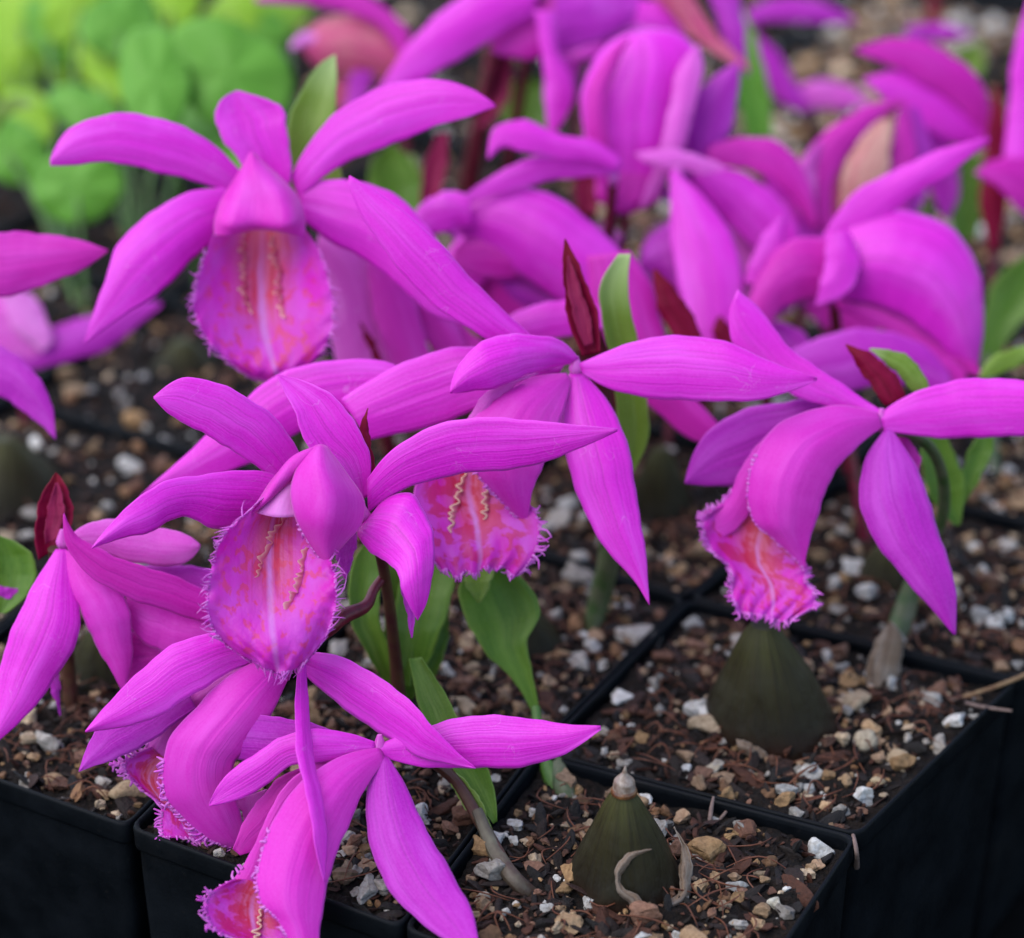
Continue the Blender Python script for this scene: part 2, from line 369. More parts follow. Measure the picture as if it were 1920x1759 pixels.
def crest(mb, line, X, mi=2, wd=0.15, amp=0.06, waves=8, lean=-1):
    """a wavy ridge standing on the lip surface X, following the drawn line"""
    n = 120; c = spl([q[:2] for q in line], n); V = X.reshape(-1, 3)-CAM; zz = V@FW
    px = 960+FPX*(V@RT)/zz; py = 879.5-FPX*(V@UP)/zz; dz = np.zeros(n)
    for k in range(n):
        d = (px-c[k, 0])**2+(py-c[k, 1])**2; ix = np.argsort(d)[:6]; dz[k] = zz[ix].mean()
    dz = np.convolve(np.pad(dz, 6, 'edge'), np.ones(13)/13, 'valid')
    c3 = np.array([P(c[k, 0], c[k, 1], dz[k]+.02) for k in range(n)])
    T = np.gradient(c3, axis=0); T /= np.linalg.norm(T, axis=1)[:, None]
    side = np.cross(T, FW)*lean; side /= np.linalg.norm(side, axis=1)[:, None]
    s = np.linspace(0, 1, n); Y = np.zeros((n, 7, 3)); env = np.sin(np.pi*np.clip(s, 0.03, .97))**.4
    ph = rng.uniform(0, 6, 3)
    for j in range(7):
        h = j/6
        rp = amp*h*(np.sin(s*waves*5.2+ph[0]+1.9*np.sin(s*11+ph[2]))+.7*np.sin(s*waves*11.7+ph[1]+1.3*np.sin(s*17)))*env
        Y[:, j] = c3+side*(rp+0.085*h**1.3*1.15)[:, None]-FW*((wd*h*env)[:, None])
    mb.grid(Y, mi)

# ------------------------------------------------------------------ plants
def plant(label, base, group='potted pink orchids', cat='orchid', name='orchid_plant'):
    return empty(name, G(*base), label, cat, group)
def flower(pl, node, D, stem=None, smat='stem_red', r=0.16, label=None):
    """the column and ovary in the middle of a flower; petals, sepals and lip are its children"""
    mb = MB(); c = P(*node, D)
    mb.tube([c+UP*.25-FW*.1, c, c-UP*.2+FW*.2], [0.05, r, 0.08], 12, 14)
    f = mb.build('flower', M['petal_pale'] if smat != 'stem_brown' else M['stem_red'], pl)
    if label: f['label'] = label
    return f
def petal(par, name, A, B, D, d=(0, 0, 0), tilt=0.0, cup=0.15, m='petal', thick=0.02, **kw):
    mb = MB(); mb.grid(blade(A, B, D, d, tilt, cup, **kw))
    return mb.build(name, M[m], par, thick=thick)
def stalk(par, pts, rad, m='stem_red', name='stem'):
    mb = MB(); mb.tube(pts, rad, 12, 30); return mb.build(name, M[m], par)
def to_soil(par, pts, base, rad, m='stem_red'):          # pts: (x, y, depth)
    return stalk(par, [P(*p) for p in pts]+[G(*base, -1.3)], rad, m)
def bulb(par, x, y, r, h, lean=(0, 0), cap=True):
    """a conical pseudobulb on the mix at image point x, y"""
    c = G(x, y, -1.2); mb = MB(); n, s = 36, 40; X = np.zeros((n, s+1, 3))
    for i in range(n):
        t = i/(n-1)
        k = (0.80+0.20*math.sin(min(t/0.22, 1)*math.pi/2)) if t < 0.22 else 1.0-0.80*((t-0.22)/0.78)**1.25
        if t > 0.93: k *= 1-0.15*(t-.93)/.07
        for j in range(s+1):
            a = j/s*2*math.pi
            rr = r*k*(1+0.025*math.sin(a*7+t*1.5)*(1-t)+0.05*math.sin(a*2+1+t)+.012*math.sin(a*13+t*4)*(1-t)+.02*math.sin(t*11+a))
            X[i, j] = c+np.array([rr*math.cos(a)+lean[0]*t, rr*math.sin(a)+lean[1]*t, h*t])
    mb.grid(X); mb.add(X[-1][:-1], [tuple(range(s))], np.tile([.5, 1], (s, 1)))
    o = mb.build('pseudobulb', M['bulb'], par)
    if cap:
        top = X[-1].mean(0); q = MB(); rt = r*.17
        q.tube([top+[0, 0, -.02], top+[0, 0, .10]], [rt*1.32, rt*1.3, rt*1.1], 20, 8)
        q.build('scar_ring', M['capring'], o)
        q = MB(); q.tube([top+[0, 0, .08], top+[0, 0, .2], top+[0, 0, .32], top+[.02, 0, .62]], [rt*1.15, rt*1.05, rt*.3, rt*.08], 16, 20)
        q.build('dry_tip', M['cap'], o)
    return o

# ================================================================== the setting: bench, pots, mix
def build_bench():
    mb = MB(); z = -8.2
    mb.add([(-90, -60, z), (90, -60, z), (90, 140, z), (-90, 140, z)], [(0, 1, 2, 3)])
    m = plain('bench_surface', (0.001, 0.001, 0.0012), (0.004, 0.004, 0.004), 40, 0.9, 0.05)
    tag(mb.build('bench', m, smooth=False), kind='structure')
build_bench()

def q2(x, y): return G(x, y, 0.0)[:2]
PW = 7.0
quads = {}
def cor(i, j):
    u, v = i*PW, j*PW
    fix = {(0, 0): q2(752, 1742), (0, 1): q2(1005, 1410), (1, 1): q2(1612, 1568), (1, 2): q2(1912, 1275), (-1, 0): q2(238, 1553), (0, 2): q2(1290, 1120)}
    if (i, j) in fix: return np.array(fix[(i, j)])
    if i == 1 and j >= 2: return np.array(q2(1912, 1275))+np.array([0.2, (j-2)*PW])
    if j == 0 and i < -1: return np.array(q2(238, 1553))+np.array([(i+1)*PW, -0.05])
    r = np.random.RandomState((i*31+j*17) % 9973+5)
    return np.array([u, v])+r.uniform(-.12, .12, 2)
potlist = []
for i in range(-5, 1):
    for j in range(0, 8):
        c = np.array([cor(i, j), cor(i+1, j), cor(i+1, j+1), cor(i, j+1)])
        ctr = c.mean(0); d3 = np.array([*ctr, -.5])-CAM; zz = d3@FW
        px = 960+FPX*(d3@RT)/zz; py = 879.5-FPX*(d3@UP)/zz
        if -450 < px < 2400 and -350 < py < 2300: potlist.append((i, j, c, px, py))
def round_quad(c, r, n=6, shrink=0.0):
    ctr = c.mean(0); out = []
    for k in range(4):
        p = c[k]; a = c[k-1]-p; b = c[(k+1) % 4]-p
        la, lb = np.linalg.norm(a), np.linalg.norm(b); a, b = a/la, b/lb
        p = p+(a+b)*shrink; rr = r
        for q in range(n+1):
            t = q/n; p0, p2 = p+a*rr, p+b*rr
            out.append((1-t)**2*p0+2*t*(1-t)*p+t*t*p2)
        m_ = 5
        nxt = c[(k+1) % 4]; an = p-nxt
        for q in range(1, m_): pass
    return np.array(out)
POT_LABELS = {
 (0, 0): 'black square pot at the front edge holding the small ringed pseudobulb',
 (0, 1): 'black square pot with the broad olive pseudobulb, at the right edge of the block',
 (-1, 0): 'black square pot on the front edge directly left of the lowest orchid',
 (-2, 0): 'black square pot at the lower left corner of the photo, tall dark side showing',
}
for (i, j, c, px, py) in potlist:
    lab = POT_LABELS.get((i, j))
    if not lab:
        W_ = ['first', 'second', 'third', 'fourth', 'fifth', 'sixth', 'seventh', 'eighth']
        lab = 'black square pot, %s row back from the front, %s pot from the right' % (W_[j], W_[-i])
    base = np.array([*c.mean(0), -8.0])
    o = empty('growing_pot', base, lab or 'black square plastic pot packed among the rows behind the front pots', 'plant pot', 'black square pots in rows')
    def ring(shr, z, sc=1.0):
        q = round_quad(c, 0.30, 6, shr); ct = c.mean(0); q = ct+(q-ct)*sc
        return np.concatenate([q, q[:1]]), z
    def rings(lst, m_=1):
        X = []
        for shr, z, sc in lst:
            q, z_ = ring(shr, z, sc)
            X.append(np.concatenate([q, np.full((len(q), 1), z_)], 1))
        return np.array(X)
    mb = MB(); mb.grid(rings([(0.10, -0.28, 1), (0.11, -1.2, 1), (0.13, -2.5, .995), (0.15, -5, .98), (0.2, -8.0, .96)]))
    mb.grid(rings([(0.15, -0.1, 1), (0.16, -1.5, 1), (0.2, -3, .98)]))
    wl = mb.build('wall', M['pot'], o)
    mb = MB(); mb.grid(rings([(0.12, -0.55, 1), (0.04, -0.52, 1), (0.03, -.45, 1), (0.02, -0.05, 1), (0.035, 0.0, 1), (0.06, 0.018, 1), (0.10, 0.012, 1), (0.125, -0.03, 1), (0.14, -.3, 1)]))
    mb.build('rim', M['pot'], o)

def hnoise(x, y, s):
    return (np.sin(x*1.7*s+1.3)*np.cos(y*1.9*s+.4)+.5*np.sin(x*4.1*s+y*2.3*s)+.5*np.cos(y*5.3*s-x*1.1*s))/2
def soil_h(x, y):
    return -0.27+0.12*hnoise(x, y, .9)+0.05*hnoise(x+7, y-3, 3.1)
mb = MB()
for (i, j, c, px, py) in potlist:
    n = 70 if (j <= 2 and i >= -2) else 40
    s, t = np.meshgrid(np.linspace(0.025, .975, n), np.linspace(.025, .975, n))
    X = ((1-s)*(1-t))[..., None]*c[0]+(s*(1-t))[..., None]*c[1]+(s*t)[..., None]*c[2]+((1-s)*t)[..., None]*c[3]
    z = soil_h(X[..., 0], X[..., 1])+rng.normal(0, 0.035, s.shape)
    mb.grid(np.concatenate([X, z[..., None]], 2))
tag(mb.build('potting_soil', M['soil'], smooth=True), 'dark brown peaty potting mix filling the black pots', 'potting mix', kind='stuff')

def ico(sub=1):
    import bmesh
    bm = bmesh.new(); bmesh.ops.create_icosphere(bm, subdivisions=sub, radius=1)
    v = np.array([x.co[:] for x in bm.verts]); f = [tuple(q.index for q in x.verts) for x in bm.faces]; bm.free()
    return v, f
I1, I2 = ico(2), ico(3)
def rock(r, size, flat=0.7, base=I1, rough=0.16):
    v = base[0].copy()
    for _ in range(8):                        # cut facets, then add dents
        n = r.normal(size=3); n /= np.linalg.norm(n); k = r.uniform(.42, .85)
        d = v@n; v -= np.outer(np.maximum(d-k, 0), n)
    ph = r.uniform(0, 6, 3); v *= (1+rough*np.sin(v[:, :1]*4+ph[0])*np.sin(v[:, 1:2]*4+ph[1])+rough*.5*np.sin(v[:, 2:]*9+ph[2]))
    v *= np.array([1, r.uniform(.6, 1), flat])*size
    a, b_ = r.uniform(0, 6.28), r.normal(0, .35)
    ca, sa, cb, sb = math.cos(a), math.sin(a), math.cos(b_), math.sin(b_)
    v = v@np.array([[1, 0, 0], [0, cb, -sb], [0, sb, cb]]).T
    return v@np.array([[ca, -sa, 0], [sa, ca, 0], [0, 0, 1]]).T, base[1]
TAN = [(.34, .20, .09), (.42, .27, .15), (.26, .13, .06), (.48, .36, .24), (.22, .11, .07), (.36, .23, .14), (.14, .06, .035)]
WHT = [(.50, .47, .43), (.60, .58, .55), (.40, .36, .32)]
def tilted(v, r):                            # stretch a crumb into a splinter and tip it over
    v = v*np.array([r.uniform(1, 2.6), r.uniform(.5, .9), 1]); a, b, g = r.uniform(0, 6.28), r.normal(0, .5), r.normal(0, .5)
    ca, sa, cb, sb, cg, sg = math.cos(a), math.sin(a), math.cos(b), math.sin(b), math.cos(g), math.sin(g)
    return v@np.array([[1, 0, 0], [0, cb, -sb], [0, sb, cb]]).T@np.array([[cg, 0, sg], [0, 1, 0], [-sg, 0, cg]]).T@np.array([[ca, -sa, 0], [sa, ca, 0], [0, 0, 1]]).T
grit, chips, fib = MB(), MB(), MB()
for (i, j, c, px, py) in potlist:
    near = (j <= 2 and i >= -2)
    area = PW*PW
    def rp(lo=.05, hi=.95):
        s, t = rng.uniform(lo, hi, 2)
        return (1-s)*(1-t)*c[0]+s*(1-t)*c[1]+s*t*c[2]+(1-s)*t*c[3]
    ng = 470 if near else (400 if i > -3 else 110)
    if px < 330 and py < 520: ng = 6
    for k in range(ng):
        p = rp(); sz = float(np.clip(rng.lognormal(math.log(.10), .58), .035, .40))
        if not near: sz *= 1.15
        v, f = rock(rng, sz, rng.uniform(.45, .9), I2 if near and sz > .13 else I1)
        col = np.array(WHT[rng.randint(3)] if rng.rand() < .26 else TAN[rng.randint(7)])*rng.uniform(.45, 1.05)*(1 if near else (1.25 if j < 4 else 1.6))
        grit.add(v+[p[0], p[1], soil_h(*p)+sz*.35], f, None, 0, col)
    nc = 800 if near else 220
    for k in range(nc):
        p = rp(); sz = float(np.clip(rng.lognormal(math.log(.12), .45), .05, .30))
        v, f = rock(rng, sz, rng.uniform(.2, .5), I1, .1)
        v = tilted(v, rng)
        col = np.array([(.010, .005, .003), (.028, .009, .005), (.005, .003, .0025), (.060, .019, .009), (.015, .007, .005)][rng.randint(5)])
        chips.add(v+[p[0], p[1], soil_h(*p)+sz*.15], f, None, 0, col)
    for k in range(110 if near else 16):
        p = rp(.1, .9); a = rng.uniform(0, 6.28); l = rng.uniform(.3, 1.3); z = soil_h(*p)+.08
        q = np.array([*p, z]); dv = np.array([math.cos(a), math.sin(a), 0])*l; nn = np.array([-dv[1], dv[0], 0])*rng.normal(0, .25)
        fib.tube([q-dv/2, q-dv*.1+nn+[0, 0, rng.uniform(.05, .25)], q+dv/2+[0, 0, rng.uniform(-.05, .15)]], [.012, .02, .008], 5, 9, 0, cap=False)
tag(grit.build('pumice_grit', M['grain'], smooth=False, col=True), 'tan and white pumice and perlite grains strewn over the potting mix', 'grit', kind='stuff')
tag(chips.build('bark_chips', M['grain'], smooth=False, col=True), 'dark brown bark crumbs covering the potting mix', 'bark mulch', kind='stuff')
tag(fib.build('root_fibres', M['fibre']), 'fine reddish brown fibres tangled in the potting mix', 'fibres', kind='stuff')

def stone(x, y, w_, h_, col, label, flat=.75, seed=1, name='perlite_grain', cat='stone'):
    r = np.random.RandomState(seed); c = G(x, y, -.3); sz = w_/2*dep(c)/FPX
    v, f = rock(r, sz*1.1, flat, I2, .06)
    mb = MB(); mb.add(v+np.array([0, 0, 0]), f, None, 0, np.array(col)*.62); V = mb.v[0]+c; mb.v[0] = V-c
    o = mb.build(name, M['grain'], None, smooth=True, col=True); o.location = c*S
    return tag(o, label, cat, 'large grains lying on the potting mix')
stone(1543, 1597, 66, 50, (.86, .84, .80), 'large smooth white perlite grain against the front pot rim at lower right', .8, 3)
stone(942, 1716, 42, 44, (.80, .77, .72), 'round white perlite grain at the bottom edge between last sepal and front pseudobulb', .9, 4)
stone(1455, 1700, 36, 34, (.74, .70, .58), 'cream grain lying just right of the front pseudobulb base', .9, 5, 'pumice_grain')
stone(1197, 1203, 100, 66, (.66, .60, .54), 'widest pale pebble, lying beyond the pot rim left of the broad pseudobulb', .6, 6, 'pumice_grain')
stone(1645, 1475, 44, 40, (.62, .48, .30), 'ochre grain inside the right pot rim, lone above the fibres', .8, 7, 'pumice_grain')
stone(1625, 1395, 56, 62, (.60, .50, .36), 'pale tan chunk at the right foot of the broad pseudobulb', .9, 8, 'pumice_grain')
stone(1685, 1430, 60, 46, (.58, .44, .28), 'tan chunk second from the broad pseudobulb, near the pot rim', .7, 9, 'pumice_grain')
stone(1830, 1350, 32, 34, (.70, .68, .64), 'small white grain touching the pot rim under the dry twigs', .9, 10)
stone(1332, 1446, 54, 40, (.60, .52, .40), 'beige grain with a hollow beside the middle pot rim', .7, 11, 'pumice_grain')
stone(1286, 1440, 26, 22, (.74, .74, .76), 'small white grain just left of the hollow beige one', .9, 12)
stone(1170, 1145, 50, 40, (.62, .60, .62), 'greyish white pebble above the widest pale pebble', .8, 13)
stone(905, 1690, 34, 60, (.66, .60, .48), 'upright cream grain left of the front pseudobulb', 1.2, 14, 'pumice_grain')
stone(840, 1265, 34, 66, (.86, .85, .86), 'bright white grain behind the broad green leaves', 1.3, 15)
stone(250, 1490, 90, 50, (.55, .38, .22), 'broad tan lump behind the left front rim', .6, 16, 'pumice_grain')
stone(105, 1472, 60, 40, (.50, .32, .18), 'pointed tan grain near the left frame edge behind the rim', .6, 17, 'pumice_grain')
stone(300, 838, 50, 60, (.72, .68, .64), 'pale blurred grain on the dark mix under the upper left orchid', 1.0, 18, 'pumice_grain')
stone(1265, 1062, 80, 50, (.50, .30, .16), 'orange brown chunk above the widest pale pebble', .6, 19, 'pumice_grain')

# ================================================================== the orchids
# --- main plant: front flower turned to us, and the drooping one below it on the same stem
p2 = plant('two-flowered orchid front left of centre, sharpest flower with fringed spotted lip facing the camera', (770, 1500))
D = 56.8
f2 = flower(p2, (678, 965), D+.3, r=.2)
petal(f2, 'petal', [(590, 905), (500, 770), (400, 716), (335, 711), (288, 744)], [(520, 905), (445, 850), (360, 802), (310, 770), (288, 747)], D, (.9, .2, -.2), cup=.12)
petal(f2, 'sepal', [(560, 905), (490, 884), (400, 886), (300, 908), (225, 963), (172, 1027)], [(480, 985), (400, 990), (345, 968), (285, 997), (230, 1008), (172, 1029)], D, (1, .3, -.4, -.8), cup=.2)
petal(f2, 'sepal', [(672, 940), (635, 880), (577, 835), (550, 770), (518, 704)], [(692, 930), (692, 850), (655, 775), (590, 722), (522, 702)], D, (.6, .1, .3), cup=-.16, m='petal')
petal(f2, 'petal', [(688, 900), (735, 843), (820, 797), (930, 782), (1060, 795), (1158, 804)], [(690, 962), (760, 916), (880, 888), (970, 878), (1060, 852), (1158, 808)], D, (.3, -.2, -.6, -.9), cup=.15, tilt=.15)
petal(f2, 'sepal', [(690, 975), (735, 930), (768, 924), (805, 980), (812, 1070), (800, 1130), (783, 1163)], [(675, 985), (670, 1000), (690, 1030), (735, 1062), (760, 1120), (783, 1163)], D, (.3, -.3, -.9, -.8), cup=.28, tilt=-.2)
petal(f2, 'sepal', [(628, 985), (628, 1030), (636, 1062), (646, 1086)], [(668, 985), (668, 1025), (658, 1060), (648, 1086)], D+.9, (0, 0, 0), m='petal_violet_or_shaded')
petal(f2, 'petal', [(740, 1040), (752, 1100), (762, 1150), (771, 1196)], [(785, 1040), (784, 1110), (778, 1160), (773, 1196)], D+.9, (0, 0, 0), m='petal_violet_or_shaded')
def lip2():
    mb = MB(); L = D-.9
    rows = [[(512, 918, .5), (520, 905, 1.1), (535, 895, 1.4), (550, 900, 1.1), (565, 905, .5)],
            [(470, 955, .0), (500, 955, .8), (530, 955, 1.1), (560, 955, .9), (592, 965, .4)],
            [(415, 1010, -.4), (465, 1015, .2), (530, 1020, .6), (580, 1030, .4), (616, 1035, .1)],
            [(393, 1080, -.5), (450, 1085, -.1), (520, 1095, .2), (580, 1090, 0), (630, 1085, -.2)],
            [(388, 1145, -.4), (440, 1155, -.3), (505, 1165, -.25), (565, 1155, -.35), (630, 1135, -.3)],
            [(408, 1193, -.1), (450, 1210, -.3), (505, 1220, -.45), (565, 1210, -.35), (618, 1180, -.1)],
            [(450, 1228, .2), (482, 1245, -.1), (520, 1262, -.2), (553, 1255, -.1), (590, 1222, .1)]]
    X = patch(rows, L, 56, 48)
    X += (rng.normal(0, .006, X.shape[:2]))[..., None]*FW
    for i in range(56):                       # ruffle near the margins
        for j in range(48):
            e = max(abs(j/47*2-1)**6, (i/55)**8)
            X[i, j] += FW*0.09*e*(math.sin(i*.55+j*.5+2*math.sin(i*.21))+.5*math.sin(i*1.3-j*.9))
    mb.grid(X, 0)
    fringe(mb, X[4:, 0], X[4:, 3], L=.19); fringe(mb, X[18:, -1], X[18:, -4], L=.21); fringe(mb, X[-1, :], X[-4, :], L=.21)
    crest(mb, [(545, 965, 1.0), (520, 1000, .62), (508, 1030, .45), (492, 1060, .25), (487, 1098, .12)], X, waves=6)
    crest(mb, [(580, 1028, .42), (572, 1055, .25), (568, 1090, .1), (550, 1125, 0), (540, 1145, -.1)], X, waves=5)
    o = mb.build('lip', [M['lip_in'], M['hair'], M['crest']], f2)
    r = MB()
    rows = [[(590, 836, .15), (600, 834, .2), (612, 838, .4)], [(556, 880, .0), (596, 880, -.4), (650, 888, .4)], [(545, 920, -.1), (605, 925, -.6), (684, 948, .5)],
            [(552, 965, -.1), (606, 975, -.6), (676, 985, .4)], [(577, 1015, .1), (610, 1015, -.3), (650, 1015, .2)], [(612, 1062, .3), (620, 1050, .1), (628, 1040, .2)]]
    Y = patch(rows, L, 30, 26); r.grid(Y); fringe(r, Y[18:, 0], Y[18:, 3], step=.1, L=.1)
    r.build('lip_lobe', [M['lobe'], M['hair']], f2, thick=.03)
    r = MB()
    rows = [[(598, 836, .25), (592, 838, .15), (584, 846, .1)], [(548, 860, .5), (556, 862, .0), (566, 868, 0)], [(510, 900, .5), (526, 900, .0), (546, 898, .1)],
            [(482, 942, .4), (500, 936, .1), (520, 925, .3)], [(462, 965, .3), (475, 960, .2), (490, 952, .3)]]
    Y = patch(rows, L, 26, 16); r.grid(Y); r.build('lip_lobe', M['lobe'], f2, thick=.03)
    r = MB()
    rows = [[(572, 862, .5), (580, 860, .4), (588, 862, .3)], [(545, 890, .5), (560, 885, .3), (580, 890, .3)], [(515, 925, .4), (535, 922, .2), (565, 925, .3)], [(482, 962, .3), (520, 970, .1), (560, 968, .2)]]
    Y = patch(rows, L, 18, 14); r.grid(Y); r.build('anther_cap', M['throat'], f2, thick=.03)
lip2()
petal(f2, 'bract', [(688, 905), (680, 860), (676, 800), (690, 765)], [(704, 900), (700, 850), (690, 805), (690, 765)], D+.8, (0, 0, 0), m='bract', cup=.3)
to_soil(p2, [(700, 985, 57.5), (716, 1050, 58.3), (728, 1120, 59.2), (742, 1240, 60.4)], (760, 1450), [.13, .12, .13, .16, .2], 'stem_brown')
petal(p2, 'leaf', [(745, 1310), (690, 1230), (655, 1140), (660, 1060), (690, 1010)], [(760, 1310), (735, 1240), (712, 1150), (712, 1070), (692, 1010)], 60.4, (.6, 0, .2), m='leaf', cup=-.3)
petal(p2, 'leaf', [(748, 1320), (742, 1220), (742, 1120), (770, 1050), (800, 1010)], [(775, 1310), (815, 1210), (845, 1130), (850, 1060), (805, 1010)], 60.6, (.6, .1, .3), m='leaf', cup=-.3)
petal(p2, 'leaf', [(715, 1290), (720, 1190), (725, 1100), (735, 1030)], [(770, 1290), (775, 1190), (768, 1100), (738, 1030)], 61.0, (0, 0, 0), m='leaf', cup=-.2)
petal(p2, 'leaf', [(772, 1300), (800, 1230), (820, 1160), (836, 1080)], [(800, 1300), (832, 1230), (842, 1160), (838, 1080)], 61.2, (0, 0, .3), m='leaf', cup=-.2)

# drooping side-on flower (F6), same stem
D = 57.3
f6 = flower(p2, (568, 1228), D, r=.17)
stalk(f6, [P(722, 1078, 58.8), P(702, 1104, 58.5), P(688, 1134, 58.1), P(640, 1158, 57.6), P(575, 1215, 57.4)], [.1, .11, .15, .19, .13], 'stem_red', 'flower_stalk')
petal(f6, 'petal', [(520, 1205), (430, 1183), (330, 1208), (250, 1268), (195, 1328), (160, 1371)], [(520, 1240), (450, 1250), (375, 1296), (290, 1345), (225, 1364), (160, 1373)], D, (.1, -.7, -.9, -1), cup=.18)
petal(f6, 'sepal', [(330, 1260), (250, 1320), (180, 1365), (160, 1410), (148, 1447)], [(370, 1330), (310, 1370), (260, 1405), (200, 1428), (148, 1447)], D, (.3, .2, 0), cup=.1, m='petal_violet_or_shaded')
petal(f6, 'petal', [(566, 1220), (640, 1232), (730, 1282), (815, 1365), (860, 1412), (892, 1440)], [(568, 1262), (640, 1325), (715, 1375), (785, 1420), (850, 1433), (892, 1441)], D, (.1, -.6, -1.1, -1.3), cup=.14, tilt=.2)
petal(f6, 'sepal', [(560, 1240), (553, 1310), (556, 1400), (575, 1500), (592, 1590), (608, 1655)], [(573, 1240), (578, 1310), (584, 1400), (602, 1480), (612, 1560), (609, 1655)], D, (-.2, -1.6, -2.4, -2.6), cup=.3, tilt=.5)
def lip6():
    r = MB()
    X = blade([(540, 1235), (480, 1240), (430, 1268), (370, 1325), (320, 1380), (303, 1440), (310, 1490), (345, 1535), (400, 1578), (446, 1592)],
              [(548, 1250), (528, 1300), (500, 1350), (465, 1400), (440, 1435), (440, 1490), (452, 1530), (458, 1560), (460, 1580), (452, 1594)], D, (0, -.5, -.6, -.3, .1), cup=.28, n=60, m=24)
    r.grid(X); fringe(r, X[34:, 0], X[34:, 3], step=.09, L=.16); fringe(r, X[52:, -1], X[52:, -4], L=.2)
    r.build('lip_lobe', [M['lobe'], M['hair']], f6, thick=.03)
    r = MB()
    X = blade([(500, 1235), (420, 1250), (340, 1305), (292, 1370), (262, 1410), (215, 1431)], [(490, 1260), (420, 1290), (352, 1350), (318, 1400), (300, 1440), (262, 1472)], D+.4, (0, 0, .3, .5), cup=.2, n=40)
    r.grid(X); fringe(r, X[26:, 0], X[26:, 3], step=.09, L=.16); fringe(r, X[-1], X[-3], L=.14)
    r.build('lip_lobe', [M['petal_pale'], M['hair']], f6, thick=.03)
    r = MB()
    X = patch([[(285, 1400, .6), (300, 1415, .7), (330, 1430, .6)], [(232, 1436, .5), (272, 1455, .7), (330, 1480, .6)], [(262, 1478, .6), (300, 1498, .7), (340, 1515, .6)],
               [(300, 1510, .5), (325, 1525, .5), (365, 1550, .5)], [(300, 1548, .3), (340, 1558, .3), (400, 1580, .4)], [(303, 1572, .1), (345, 1572, .2), (420, 1598, .4)]], D, 34, 22)
    r.grid(X); fringe(r, X[4:, 0], X[4:, 3], L=.14); fringe(r, X[-1], X[-4], L=.16)
    r.build('lip', [M['lip_red'], M['hair']], f6, thick=.02)
    r = MB(); r.grid(blade([(440, 1500), (455, 1530), (460, 1560), (450, 1590)], [(500, 1480), (475, 1540), (465, 1575), (452, 1592)], D+.2, (0, 0, 0), cup=.1))
    r.grid(blade([(370, 1560), (368, 1575), (374, 1590), (385, 1596)], [(440, 1580), (425, 1590), (410, 1595), (388, 1597)], D+.7, (0, 0, 0), cup=.1))
    r.build('lip_margin', M['petal_pale'], f6, thick=.02)
lip6()

# --- bottom flower (F7) with the ringed front pseudobulb
p7 = plant('lowest orchid, its flower hanging over the front pot rim beside a ringed pseudobulb', (1010, 1690))
D = 56.4
f7 = flower(p7, (712, 1400), D+.1, r=.15)
petal(f7, 'petal', [(706, 1398), (790, 1365), (880, 1344), (980, 1344), (1060, 1358), (1126, 1361)], [(716, 1420), (790, 1437), (880, 1441), (980, 1436), (1060, 1414), (1127, 1368)], D, (0, .1, -.1, -.4), cup=.16, m='petal')
petal(f7, 'petal', [(705, 1392), (620, 1368), (540, 1378), (460, 1425), (415, 1465), (392, 1507)], [(702, 1408), (620, 1428), (540, 1440), (480, 1484), (430, 1505), (392, 1512)], D, (0, -.2, -.2, -.3), cup=.16)
petal(f7, 'sepal', [(700, 1390), (640, 1372), (560, 1352), (470, 1340), (430, 1350)], [(700, 1400), (640, 1410), (560, 1420), (480, 1430), (430, 1420)], D, (.2, .2, .3), m='petal_violet_or_shaded', cup=.1)
petal(f7, 'sepal', [(712, 1415), (690, 1480), (688, 1560), (720, 1650), (800, 1740), (890, 1790)], [(728, 1420), (765, 1480), (800, 1560), (850, 1640), (885, 1710), (900, 1790)], D, (0, -.6, -1.5, -2.7), cup=.24, m='petal_violet_or_shaded')  # darker violet paints in the shade this low sepal hangs in
def lip7():
    r = MB()
    X = blade([(712, 1402), (640, 1418), (580, 1452), (530, 1510), (498, 1580), (480, 1640), (488, 1690), (520, 1725), (545, 1775), (552, 1800)],
              [(722, 1425), (690, 1470), (655, 1540), (625, 1620), (608, 1690), (600, 1730), (598, 1760), (598, 1780), (597, 1800), (595, 1815)], D, (0, -.6, -1.2, -1.7, -2.0), cup=.3, n=60, m=24)
    r.grid(X); fringe(r, X[30:, 0], X[30:, 3], step=.1, L=.09)
    r.build('lip_lobe', [M['lobe'], M['hair']], f7, thick=.03)
    r = MB()
    X = blade([(650, 1412), (580, 1436), (520, 1495), (480, 1575), (450, 1635), (385, 1690)], [(620, 1450), (570, 1490), (520, 1560), (492, 1620), (485, 1665), (440, 1720)], D+.1, (0, -.4, -.8, -1.1), cup=.15, n=40)
    r.grid(X); fringe(r, X[30:, 0], X[30:, 3], step=.1, L=.12); fringe(r, X[-1], X[-3], L=.14)
    r.build('lip_lobe', [M['lobe'], M['hair']], f7, thick=.03)
    r = MB()
    X = patch([[(435, 1650, .3), (465, 1650, .5), (490, 1660, .5), (520, 1690, .2)], [(385, 1690, .1), (435, 1695, .4), (485, 1705, .5), (545, 1740, .0)],
               [(392, 1730, -.1), (440, 1738, .2), (490, 1750, .3), (560, 1780, -.1)], [(440, 1762, -.2), (480, 1775, .0), (520, 1790, .1), (570, 1815, -.1)]], D-1.7, 34, 34)
    r.grid(X); fringe(r, X[8:, 0], X[8:, 3], L=.17)
    crest(r, [(500, 1700, .4), (492, 1720, .3), (490, 1745, .2), (488, 1770, .1)], X, waves=3)
    r.build('lip', [M['lip_red'], M['hair'], M['crest']], f7, thick=.02)
lip7()
